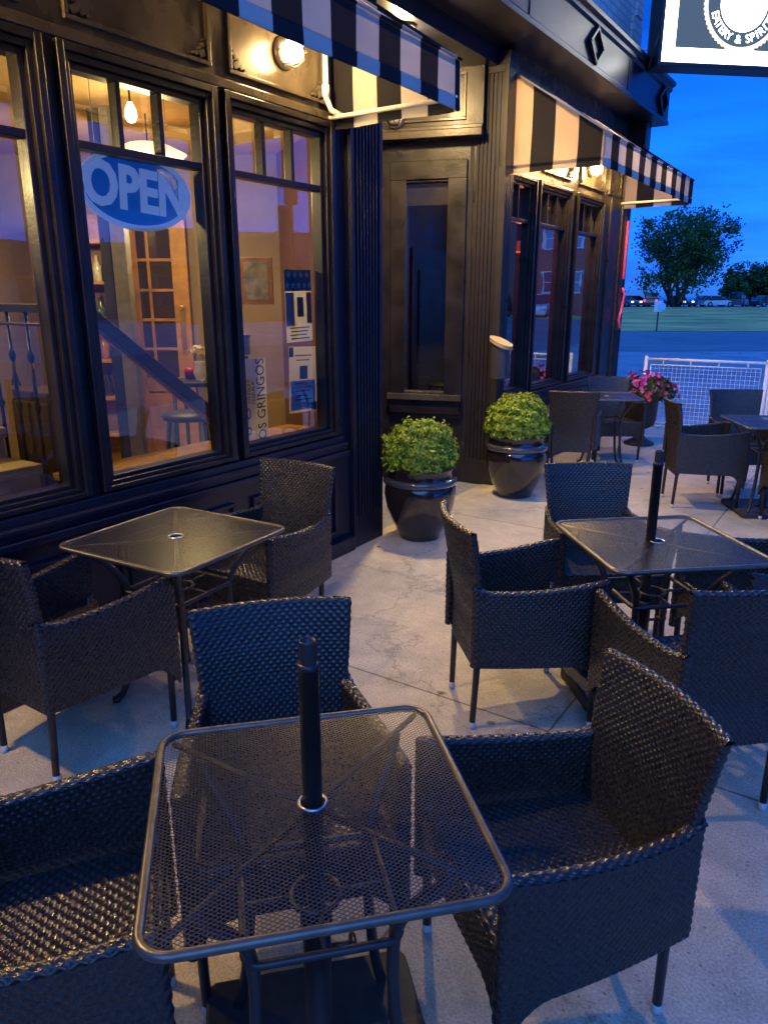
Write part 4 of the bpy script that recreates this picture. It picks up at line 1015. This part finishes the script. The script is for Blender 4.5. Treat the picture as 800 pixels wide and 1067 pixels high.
patch('leaf_corner', (.6, -.98), (.98, -.72), green_ink, 2); patch('leaf_corner', (-.98, .7), (-.7, .98), green_ink, 2)
A, patch, txt_, hw, hh = poster('vertical_banner', 2.965, 3.195, .835, 1.315, 'cream banner with vertical LOS GRINGOS lettering in the third window', 'banner', 0)
text_mesh('lettering', 'LOS GRINGOS', .098, ink_m, A, MO @ Matrix.Translation((.068, -.01, .0026)) @ Matrix.Rotation(PI / 2, 4, 'Z'), .0003, .80)
text_mesh('lettering', 'WHISKEY', .036, ink_m, A, MO @ Matrix.Translation((-.030, .06, .0026)) @ Matrix.Rotation(PI / 2, 4, 'Z'), .0003, .9)
text_mesh('lettering', 'TEQUILA', .036, ink_m, A, MO @ Matrix.Translation((.004, .05, .0026)) @ Matrix.Rotation(PI / 2, 4, 'Z'), .0003, .9)
g = MB(); g.ring([(-.04 + .012 * math.cos(t), -.06 + .03 * math.sin(t), .002) for t in np.linspace(0, 5.5, 12)], .003, 5); g.ring([(-.04 + .014 * math.cos(t), -.16 + .02 * math.sin(t), .002) for t in np.linspace(0, 5.5, 12)], .003, 5); o = g.build('emblem', blue_ink, A); o.data.transform(MO)

# interior french door (facing the windows)
DC = F0 * 6.45; DC = DC + R0 * (6.45 * (147 - 400) / 802); DC.z = .24
A = empty('french_door', DC, YAW, 'varnished wooden french door with glass lites inside the lit room', 'door')
hw = .41; H_ = 2.05
g = MB(); t = .02
g.box((-hw, -t, 0), (-hw + .11, t, H_)); g.box((hw - .13, -t, 0), (hw, t, H_)); g.box((-hw + .11, -t, H_ - .11), (hw - .13, t, H_ + .0)); g.box((-hw + .11, -t, 0), (hw - .13, t, .22)); g.box((-hw + .11, -t, .62), (hw - .13, t, .74))
g.box((-hw + .11, -t * .4, .22), (hw - .13, t * .4, .62))
xs = np.linspace(-hw + .11, hw - .13, 4)
for x in xs[1:-1]: g.box((x - .012, -t * .8, .74), (x + .012, t * .8, H_ - .11))
for z in np.linspace(.74, H_ - .11, 6)[1:-1]: g.box((-hw + .11, -t * .75, z - .012), (hw - .13, t * .75, z + .012))
g.build('door_frame', wood_m, A, bevel=.003)
g = MB(); g.box((-hw + .11, -.002, .74), (hw - .13, .002, H_ - .11)); g.build('lites', mat('dark_lite_glass', (.05, .035, .03), .1, coat=.5), A)
g = MB(); g.box((hw - .085, -t - .012, .95), (hw - .045, -t, 1.30)); g.tube([(hw - .065, -t - .01, 1.32), (hw - .065, -t - .05, 1.32)], .02, 12); g.build('handle', brass_m, A, bevel=.003)
# casing posts: dark + grey
def px_pt(px, depth, z): v = F0 * depth + R0 * (depth * (px - 400) / 802); return Vector((v.x, v.y, z))
c = px_pt(131, 5.0, 0); g = MB(); g.box((-.045, -.05, .24), (.045, .05, 2.75)); o = g.build('room_post', grey_post_m, bevel=.004); o.location = c; o.rotation_euler = (0, 0, YAW); tag(o, 'pale grey square post inside the room in front of the french door', 'post')
c = px_pt(118, 5.05, 0); g = MB(); g.box((-.035, -.05, .24), (.035, .05, 2.75)); o = g.build('room_post', dark_post_m, bevel=.004); o.location = c; o.rotation_euler = (0, 0, YAW); tag(o, 'dark square post inside the room, left of the pale grey one', 'post')
# stair handrail descending
a = px_pt(60, 4.0, 1.70); b_ = px_pt(222, 4.6, .90); g = MB(); d = (b_ - a).normalized(); sd2 = d.cross(Vector((0, 0, 1))).normalized()
A = empty('stair_handrail', a, 0, 'dark sloping stair handrail with a wooden underside inside the middle window', 'handrail')
g.obox((b_ - a) / 2, ((b_ - a).length / 2, .03, .035), d, sd2, sd2.cross(d)); g.build('rail', mat('dark_brown_rail', (.08, .045, .025), .55), A, bevel=.006)
g = MB(); g.obox((b_ - a) / 2 - Vector((0, 0, .055)), ((b_ - a).length / 2, .022, .014), d, sd2, sd2.cross(d)); g.build('rail_underside', wood_m, A, bevel=.003)
g = MB(); q = b_ - a; g.box((q.x - .035, q.y - .035, -a.z + .24), (q.x + .035, q.y + .035, q.z + .02)); g.build('newel_post', mat('pale_blue_post', (.35, .42, .42), .6), A, bevel=.004)
# wrought iron guard and cream treads in the first window
A = empty('iron_guard', (-3.14, 2.02, .72), PI / 2, 'black wrought iron balusters with a top rail behind the leftmost window', 'railing')
g = MB(); g.box((-.02, -.03, .86), (.02, 1.6, .90)); g.box((-.012, -.02, .80), (.012, 1.6, .815)); g.build('top_rail', iron_m, A, bevel=.004)
for k in range(10):
    y = .04 + k * .155; g = MB(); g.tube([(0, y, .0), (0, y, .86)], .009, 8)
    for z in (.12, .42, .66): g.lathe([(.009, z - .03), (.018, z), (.009, z + .03)], (0, y, 0), 8)
    g.lathe([(.02, 0), (.02, .025), (.009, .04)], (0, y, 0), 8)
    if k % 2 == 0:
        for sg in (1, -1):
            g.tube([(0, y + sg * (.012 + .03 * math.sin(t) * (1 - t / 8)), .50 + .035 * t * .6 + .02 * math.cos(t * 1.6)) for t in np.linspace(0, 5, 12)], .005, 6)
    g.build('baluster', iron_m, A, smooth=True)
g = MB(); g.tube([(0, -.03, -.48), (0, -.03, .60)], .018, 10); g.build('newel_post', iron_m, A, smooth=True)
A = empty('stair_flight', (-3.42, 1.2, .26), 0, 'cream wooden stair treads behind the leftmost window', 'stairs')
for k in range(5):
    g = MB(); g.box((-.62, -1.1 - .0, .42 + .0 - k * .0), (-.62, 0, 0)) if False else g.box((.40 - .27 * k - .29, -1.3, .42 + .15 * k), (.40 - .27 * k, .78, .47 + .15 * k)); g.box((.385 - .27 * k - .02, -1.29, .27 + .15 * k), (.385 - .27 * k, .77, .42 + .15 * k)); g.build('tread', cream_m, A, bevel=.006)
# bottle shelf behind the french door's post, each bottle a thing
shp = px_pt(108, 6.15, .24)
A = empty('bottle_shelf', shp, YAW, 'golden lit wooden shelf unit with bottles inside the room, left of the french door', 'shelf')
g = MB(); g.box((-.30, .16, 0), (.24, .18, 2.0)); g.box((-.30, -.14, 0), (-.275, .16, 2.0)); g.box((.215, -.14, 0), (.24, .16, 2.0)); g.build('shelf_case', wood_m, A, bevel=.003)
for k in range(6): g = MB(); g.box((-.275, -.14, .30 + k * .30), (.215, .16, .325 + k * .30)); g.build('shelf_board', wood_m, A, bevel=.003)
bcol = [mat('amber_bottle', (.35, .14, .02), .1, coat=.5), mat('green_bottle', (.03, .10, .04), .1, coat=.5), mat('clear_bottle', (.55, .55, .48), .1, coat=.5), mat('dark_bottle', (.04, .02, .015), .1, coat=.5)]
kk = 0
for k in range(1, 5):
    for j in range(5):
        sc_ = .8 + .35 * random.random(); g = MB(); g.lathe([(0, 0), (.032, 0), (.034, .01), (.034, .12 * sc_), (.014, .165 * sc_), (.012, .21 * sc_), (0, .21 * sc_)], n=12)
        o = g.build('bottle', bcol[(j * 3 + k) % 4], smooth=True); v_ = R0 * (-.22 + j * .095) + Vector((0, 0, .326 + k * .30)); o.location = shp + v_
        tag(o, 'small bottle standing on the golden lit shelf indoors', 'bottle', 'bottles on the indoor shelf')
# bar stool
sp_ = px_pt(188, 4.7, .24)
A = empty('bar_stool', sp_, YAW + .4, 'dark wooden bar stool inside the room in front of the french door', 'stool')
g = MB(); g.lathe([(0, .66), (.16, .66), (.17, .68), (.16, .70), (0, .70)], n=24); g.build('seat', dark_post_m, A, smooth=True)
for sx in (-1, 1):
    for sy in (-1, 1): g = MB(); g.tube([(sx * .17, sy * .17, 0), (sx * .11, sy * .11, .66)], .015, 8); g.build('leg', dark_post_m, A, smooth=True)
g = MB(); g.ring([(.15 * math.cos(t * PI / 2 + PI / 4), .15 * math.sin(t * PI / 2 + PI / 4), .25) for t in range(4)], .010, 6); g.build('foot_ring', dark_post_m, A)
# framed pictures on the angled wall
for (px_, z_, w_, h_, lab) in ((268, 1.75, .22, .30, 'small framed picture high on the brown wall seen in the third window'), (60, 1.95, .35, .45, 'large framed picture on the wall seen in the leftmost window')):
    p_ = px_pt(px_, 6.30 if px_ < 200 else 5.15, z_); A = empty('framed_picture', p_, YAW, lab, 'picture')
    g = MB(); g.box((-w_ / 2, -.01, -h_ / 2), (w_ / 2, .01, h_ / 2)); g.build('frame', wood_m, A, bevel=.004)
    g = MB(); g.box((-w_ / 2 + .03, -.013, -h_ / 2 + .03), (w_ / 2 - .03, -.0101, h_ / 2 - .03)); g.build('print', mat('faded_print', (.35, .32, .25), .6, var=.6, vscale=14), A)
# dark cabinet beside the guard, bar stool and small table with flowers
g = MB(); g.box((-.18, -.02, 0), (.18, .25, .95)); g.box((-.17, -.035, .05), (.17, -.02, .90)); o = g.build('cabinet', mat('dark_brown_cabinet', (.05, .03, .02), .5), bevel=.006); o.location = (-3.55, 1.60 + .55, .24); tag(o, 'dark brown cabinet inside between the two left windows', 'cabinet')
tp = px_pt(203, 5.2, .24)
A = empty('side_table', tp, YAW, 'tall dark side table inside the room beside the french door', 'table')
g = MB(); g.box((-.17, -.16, .82), (.20, .16, .85)); g.build('table_top', dark_post_m, A, bevel=.004)
for sx in (-.15, .18):
    for sy in (-.14, .14): g = MB(); g.tube([(sx, sy, 0), (sx, sy, .82)], .014, 8); g.build('leg', dark_post_m, A, smooth=True)
A = empty('flower_vase', (tp.x, tp.y, .24 + .85), 0, 'small vase of yellow and white flowers on the side table indoors', 'vase')
g = MB(); g.lathe([(0, 0), (.03, 0), (.045, .05), (.03, .11), (.038, .13)], n=20); g.build('vase', paper_m, A, smooth=True)
flowers(A, 40, 0, 0, .17, .08, .06, leaf_mat('yellow_petals', (.6, .5, .1), (.8, .75, .5)), .022)
o = MB().lathe([(0, 0), (.035, 0), (.04, .06), (.03, .08), (0, .08)], n=16).build('red_candle', red_m, smooth=True); o.location = tp + Vector((-.12, .02, .85)); tag(o, 'small red candle holder beside the vase indoors', 'candle')
added_red_shade_m = emis('added_red_shade', (1.0, .10, .04), .05)
A = empty('added_red_lamp', (-3.75, 8.45, 2.15), 0, 'added red pendant giving a red tint to the dark room behind the far windows', 'lamp')  # unseen pendant, added only to redden the dim room
g = MB(); g.lathe([(.02, .12), (.07, .08), (.11, 0), (.10, -.005)], n=24); g.build('lamp_shade', added_red_shade_m, A, smooth=True)
g = MB(); g.tube([(0, 0, .12), (0, 0, .75)], .005, 6); g.build('cord', iron_m, A)
ld = bpy.data.lights.new('lamp_light', 'POINT'); ld.energy = 1.6; ld.color = (1.0, .20, .08); ld.shadow_soft_size = .06
lo = bpy.data.objects.new('lamp_light', ld); C.objects.link(lo); lo.parent = A; lo.location = (0, 0, -.08)
st2 = copy_tree([o for o in C.objects if o.name == 'bar_stool'][0]); st2.location = (-3.75, 6.75, .1); tag(st2, 'dark bar stool in the unlit room behind the tall entry window', 'stool')
# french-door room: gold box by the poster window
g = MB(); g.box((-.06, -.07, 0), (.06, .07, .10)); g.box((-.065, -.075, .10), (.065, .075, .115)); o = g.build('gold_box', mat('gold_box_paint', (.6, .36, .08), .5), bevel=.004); o.location = (-3.08, 3.09, 1.33); tag(o, 'small gold box above the cream banner in the third window', 'box')
g = MB(); g.box((-.10, -.10, 0), (.06, .10, .015)); g.box((-.035, -.015, .015), (-.015, .015, .47)); g.box((-.09, -.09, .47), (.06, .09, .485)); o = g.build('display_stand', dark_post_m, bevel=.004); o.location = (-3.12, 3.09, .836); tag(o, 'dark display stand behind the cream banner in the third window', 'stand')
# interior pendant lamps
def pendant(loc, r, m, label, power, drop=.25, bare=False):
    A = empty('pendant_lamp', loc, 0, label, 'lamp')
    g = MB(); g.lathe([(.012, .07), (r * .5, .055), (r, .0), (r * .92, -.015), (0, -.03)] if not bare else [(.012, .06), (.03, .02), (.032, -.01), (.02, -.035), (0, -.042)], n=28); g.build('lamp_shade', m, A, smooth=True)
    g = MB(); g.tube([(0, 0, .06), (0, 0, drop)], .006, 6); g.build('cord', iron_m, A)
    ld = bpy.data.lights.new('lamp_light', 'POINT'); ld.energy = power; ld.color = (1.0, .74, .30); ld.shadow_soft_size = .12
    lo = bpy.data.objects.new('lamp_light', ld); C.objects.link(lo); lo.parent = A; lo.location = (0, 0, -.16)
bulb_m = emis('interior_bulb', (1.0, .80, .45), 2); bowl_m = emis('interior_bowl_glass', (1.0, .62, .22), .30)
pendant((-3.62, 2.95, 2.60), .05, bulb_m, 'bare glowing bulb hanging inside near the middle window', 1.2, .15, True)
pendant((-4.10, 3.45, 2.52), .24, bowl_m, 'wide glowing bowl lamp under the indoor ceiling', 7.5, .23)
pendant((-4.6, .9, 2.50), .22, bowl_m, 'glowing bowl lamp above the indoor stairs', 9, .25)

# ------------------------------------------------------------------ far lawn: trees, cars, sign
def tree(name, base, Ht, Wd, label, nleaf=16000, seed=1, trunk=.45, low=.12, leaf=.20, group=None):
    r_ = np.random.default_rng(seed); A = empty(name, base, 0, label, 'tree', group)
    g = MB(); tips = []
    def branch(p, d, L_, r0, lvl):
        pts = [p]; q = p.copy(); n = 5
        for i in range(n):
            d = (d + Vector(r_.normal(scale=.12, size=3)) + Vector((0, 0, .05))).normalized(); q = q + d * L_ / n; pts.append(q.copy())
        g.tube(pts, [r0 * (1 - .6 * i / n) for i in range(n + 1)], 7 if lvl < 2 else 5)
        if lvl >= 3: tips.append(pts[-1]); tips.append(pts[-3]); return
        k = 4 if lvl < 2 else 3
        for i in range(k):
            at = pts[2 + (i * 3) // k + (1 if i else 0)] if i < k - 1 else pts[-1]
            a = r_.random() * 2 * PI; sp_ = .55 + .5 * r_.random()
            nd = (d + Vector((math.cos(a), math.sin(a), .1)) * sp_).normalized(); branch(at, nd, L_ * .68, r0 * .5, lvl + 1)
    nst = 5
    for k in range(nst):
        a = k * 2 * PI / nst + .5; sp_ = (.22 + .38 * r_.random()) * Wd / Ht
        branch(Vector((math.cos(a) * trunk * .4, math.sin(a) * trunk * .4, 0)), Vector((math.cos(a) * sp_, math.sin(a) * sp_, 1)).normalized(), Ht * .36, trunk * .42, 0)
    T = np.array([tuple(t) for t in tips])
    # fit tips into the crown's size
    T[:, 2] = low * Ht + (T[:, 2] - T[:, 2].min()) / (np.ptp(T[:, 2]) + 1e-6) * Ht * (.95 - low)
    rad = np.hypot(T[:, 0], T[:, 1]); s = (Wd / 2) / np.percentile(rad, 92); T[:, 0] *= s; T[:, 1] *= s
    zz = (T[:, 2] / Ht); lim = Wd / 2 * np.sqrt(np.clip(1 - ((zz - .56) / .52) ** 2, .05, 1)); rad = np.hypot(T[:, 0], T[:, 1]); f = np.minimum(1, lim / np.maximum(rad, .01)); T[:, 0] *= f; T[:, 1] *= f
    g.build('trunk', bark_m, A, smooth=True)
    idx = r_.integers(0, len(T), nleaf); cl = .042 * Wd * (.5 + r_.random(len(T)))
    P = T[idx] + np.clip(r_.normal(size=(nleaf, 3)), -1.7, 1.7) * cl[idx][:, None] * np.array([1, 1, .62])
    P[:, 2] = np.clip(P[:, 2], low * Ht * .7, None)
    nrm = r_.normal(size=(nleaf, 3)) + np.array([0, 0, .6]); nrm /= np.linalg.norm(nrm, axis=1, keepdims=True)
    a = np.cross(nrm, r_.normal(size=(nleaf, 3))); a /= np.linalg.norm(a, axis=1, keepdims=True); b_ = np.cross(nrm, a)
    s = leaf * (.6 + .8 * r_.random(nleaf))[:, None]
    V = np.stack([P - a * s, P - b_ * s * .6, P + a * s, P + b_ * s * .6], 1)
    np_mesh('crown', V.reshape(-1, 3), np.arange(nleaf * 4).reshape(-1, 4), tree_leaf_m, A, smooth=False)
    return A
tree('broadleaf_tree', px_pt(704, 104, .3), 13.2, 13.6, 'tall spreading tree with open crown standing on the lakeside lawn', 15500, 5, .8, .10, .19)
tree('round_tree', px_pt(782, 118, .2), 6.6, 9.5, 'low dense rounded tree behind the parked cars at the right', 22000, 9, .5, .04, .20)

def car(base, rz, col, label, kind='car', head=None, tail=False):
    A = empty('parked_car', base, rz, label, 'car', 'cars parked along the lake')
    pm = mat('car_paint', col, .25, coat=.6); gm = mat('car_glass', (.02, .025, .03), .08, coat=.5)
    Lc, Wc, Hc = (4.5, 1.8, 1.45) if kind == 'car' else (4.8, 1.95, 1.85)
    b = Hc * .56
    prof = [(-.5, .22), (-.5, .42 * Hc / 1.45), (-.47, b), (.22, b + .04), (.46, b - .12), (.5, .5), (.5, .22)]
    g = MB(); n = len(prof)
    def extr(pr_, w0, w1):
        vs = [(x * Lc, -w0, z) for x, z in pr_] + [(x * Lc, w1, z) for x, z in pr_]; m_ = len(pr_)
        return vs, [tuple(range(m_)), tuple(range(m_, 2 * m_))[::-1]] + [(i, i + m_, (i + 1) % m_ + m_, (i + 1) % m_) for i in range(m_)]
    g.add(*extr(prof, Wc / 2, Wc / 2)); g.build('body', pm, A, bevel=.08)
    cp = [(-.46 if kind != 'car' else -.40, b), (-.40 if kind != 'car' else -.27, Hc - .04), (-.2, Hc), (.02, Hc - .02), (.24, b)]
    g = MB(); g.add(*extr(cp, Wc / 2 - .16, Wc / 2 - .16)); g.build('windows', gm, A, bevel=.06)
    g = MB(); g.add(*extr([(cp[1][0] + .01, Hc - .05), (-.2, Hc + .02), (.02, Hc + .01), (.04, Hc - .06)], Wc / 2 - .17, Wc / 2 - .17)); g.build('roof', pm, A, bevel=.03)
    for x in (-.31, .31):
        for y in (-1, 1):
            g = MB(); g.tube([(x * Lc, y * (Wc / 2 - .2), .33), (x * Lc, y * (Wc / 2 + .01), .33)], .33, 18); wl = g.build('wheel', tyre_m, A, smooth=False)
            g = MB(); g.tube([(x * Lc, y * (Wc / 2), .33), (x * Lc, y * (Wc / 2 + .02), .33)], .19, 12); g.build('rim', chrome_m, wl)
    lm = emis('headlight_glass', (1, .85, .6), .5) if head else mat('headlight_glass_off', (.6, .6, .6), .1)
    tm = emis('tail_light_glass', (1, .08, .04), .2) if tail else mat('tail_light_glass_off', (.3, .02, .02), .2)
    for y in (-1, 1):
        g = MB(); g.box((Lc * .5 - .04, y * Wc * .36 - .16, .58), (Lc * .5 + .015, y * Wc * .36 + .16, .74)); g.build('headlight', lm, A, bevel=.02)
        g = MB(); g.box((-Lc * .5 - .015, y * Wc * .38 - .13, .72), (-Lc * .5 + .04, y * Wc * .38 + .13, .95)); g.build('tail_light', tm, A, bevel=.02)
    return A
BASE = YAW + PI / 2          # facing away from camera
toward = YAW - PI / 2
def cz(px, d=105): return px_pt(px, d, .325)
car(cz(653, 104), toward + .3, (.08, .07, .07), 'dark car with glowing headlights, leftmost in the lakeside row', head=True)
car(cz(664, 108), YAW, (.6, .62, .65), 'pale car partly seen between the leftmost and the red lit car')
car(cz(678, 104), BASE - .35, (.10, .02, .02), 'dark red vehicle with lit tail lights left of the big tree', 'suv', tail=True)
car(cz(707, 105), toward + .25, (.03, .035, .04), 'small dark car right of the big tree trunk with lights on', head=True)
car(cz(737, 107), YAW + .25, (.35, .38, .42), 'grey car between the two trees on the lakeside')
car(cz(747, 104), YAW + .1, (.65, .68, .72), 'white car in front of the low rounded tree, left of the dark vehicle')
car(cz(769, 105), BASE - .6, (.06, .07, .10), 'dark large vehicle in front of the low rounded tree', 'suv')
car(cz(800, 105), YAW + .3, (.05, .055, .07), 'dark car cut by the right edge of the photo')

# lawn sign
A = empty('lawn_sign', px_pt(687, 37.5, .0), YAW, 'small white square sign on a dark post at the lawn edge', 'sign')
g = MB(); g.box((-.03, -.02, 0), (.03, .02, 1.0)); g.build('post', iron_m, A, bevel=.004)
g = MB(); g.box((-.24, -.04, .93), (.17, -.02, 1.45)); g.build('board', white_metal, A, bevel=.01)
g = MB(); g.tube([(.14, -.05, 1.18), (.14, -.065, 1.18)], .19, 20); g.build('round_plate', sky_ink, A)
# slim lamp pole on the lawn
o = MB().tube([(0, 0, 0), (0, 0, 2.6)], .07, 8).build('lawn_pole', iron_m); o.location = px_pt(713, 98, .3); tag(o, 'slim dark pole on the lawn right of the big tree', 'pole')

# ------------------------------------------------------------------ across the street (seen mirrored in the glass)
def building(name, loc, rz, w_, d_, h_, m, label, rows=2, cols=4, gable=False, chimney=None, ww=.9, wh=1.7, z0=1.2, dz=3.2):
    A = empty(name, loc, rz, label, 'building')
    g = MB(); g.box((-w_ / 2, 0, 0), (w_ / 2, d_, h_))
    g.build('wall', m, A)
    g = MB()
    if gable: g.add([(-w_ / 2 - .3, -.3, h_), (w_ / 2 + .3, -.3, h_), (w_ / 2 + .3, d_ + .3, h_), (-w_ / 2 - .3, d_ + .3, h_), (-w_ / 2 - .3, d_ / 2, h_ + d_ * .28), (w_ / 2 + .3, d_ / 2, h_ + d_ * .28)], [(0, 1, 5, 4), (2, 3, 4, 5), (0, 4, 3), (1, 2, 5), (0, 3, 2, 1)])
    else: g.box((-w_ / 2 - .15, -.15, h_), (w_ / 2 + .15, d_ + .15, h_ + .35))
    rf = g.build('roof', dark_post_m, A)
    if chimney is not None: g = MB(); g.box((chimney - .4, d_ * .3, h_), (chimney + .4, d_ * .3 + .8, h_ + d_ * .28 + 1.6)); g.build('chimney', red_brick_m, rf)
    for r in range(rows):
        for c in range(cols):
            x = -w_ / 2 + w_ * (c + .5) / cols; z = z0 + r * dz
            g = MB(); t = .09
            g.box((x - ww / 2 - t, -.06, z - t), (x - ww / 2, .02, z + wh + t)); g.box((x + ww / 2, -.06, z - t), (x + ww / 2 + t, .02, z + wh + t)); g.box((x - ww / 2, -.06, z + wh), (x + ww / 2, .02, z + wh + t)); g.box((x - ww / 2, -.06, z - t), (x + ww / 2, .02, z)); g.box((x - ww / 2, -.05, z + wh / 2 - .03), (x + ww / 2, .02, z + wh / 2 + .03))
            wn = g.build('window', white_metal if rows > 2 else grey_post_m, A)
            g = MB(); g.box((x - ww / 2, -.012, z), (x + ww / 2, .01, z + wh)); g.build('pane', pane_dk, wn)
    return A
pane_dk = mat('dark_pane', (.10, .13, .16), .08, coat=.6)
siding_m = mat('grey_siding', (.30, .33, .36), .7, var=.1)
building('brick_building', (22.5, 65, -.01), 0, 12, 12, 13.5, red_brick_m, 'tall red brick building with white windows, mirrored in the far windows', 3, 5, z0=2.0, dz=3.7)
building('gabled_house', (11.5, 74, -.01), 0, 7, 9, 6.0, siding_m, 'pale gabled house mirrored in the last far window', 1, 2, gable=True)
building('chimney_house', (30, 38, -.01), R(-55), 14, 9, 3.6, red_brick_m, 'low brick house with a chimney, mirrored in the poster window', 1, 5, gable=True, chimney=-3.0)
building('long_house', (46, 30, -.01), R(-62), 26, 9, 3.2, siding_m, 'long low house mirrored in the middle window', 1, 8, gable=True, chimney=5)
car(Vector((19.2, 61, 0)), -PI / 2 - .2, (.75, .76, .78), 'white car parked across the street, mirrored in the far windows', 'suv')
car(Vector((23.2, 60, 0)), -PI / 2, (.05, .06, .08), 'dark car parked across the street, mirrored in the first far window', 'suv')
for k, (x, y, h_, w_) in enumerate([(40, 22, 6.5, 8), (52, 48, 7, 9), (9.0, 70, 8, 5), (36, 52, 6, 7), (60, 10, 7, 10)]):
    tree('street_tree', Vector((x, y, 0)), h_, w_, ['dark bushy tree across the street beside the long low house', 'dark tree standing behind the low street houses', 'dark tree in front of the pale gabled house', 'dark tree between the brick house and the brick building', 'broad dark tree far to the right across the street'][k], 4000, 20 + k, .4, .1, .25, 'trees across the street')
building('rear_building', (6.0, -24, -.01), PI, 22, 10, 7.5, red_brick_m, 'brick row building across the street behind the camera', 2, 6, z0=.9, dz=3.4)
car(Vector((2.2, -16, 0)), .05, (.10, .25, .55), 'blue car parked behind the camera, mirrored in the entry window')
# traffic signal across the street
sgp = Vector((13.9, 23.2, 0))
A = empty('traffic_signal', sgp, 0, 'traffic signal with its red light on, mirrored in the poster window', 'traffic signal')
g = MB(); g.tube([(0, 0, 0), (0, 0, 5.2)], [.10, .07], 10); g.build('pole', iron_m, A, smooth=True)
g = MB(); g.box((-.17, -.17, 5.0), (.17, .17, 6.1)); hs = g.build('signal_housing', iron_m, A, bevel=.02)
g = MB(); dsg = (Vector((-2.85, 3.3, 0)) - sgp).normalized(); g.obox(dsg * .18 + Vector((0, 0, 5.87)), (.13, .02, .13), Vector((-dsg.y, dsg.x, 0)), dsg); g.build('red_light', emis('signal_red', (1, .02, .03), 2.5), hs)

print('objects', len(C.objects))
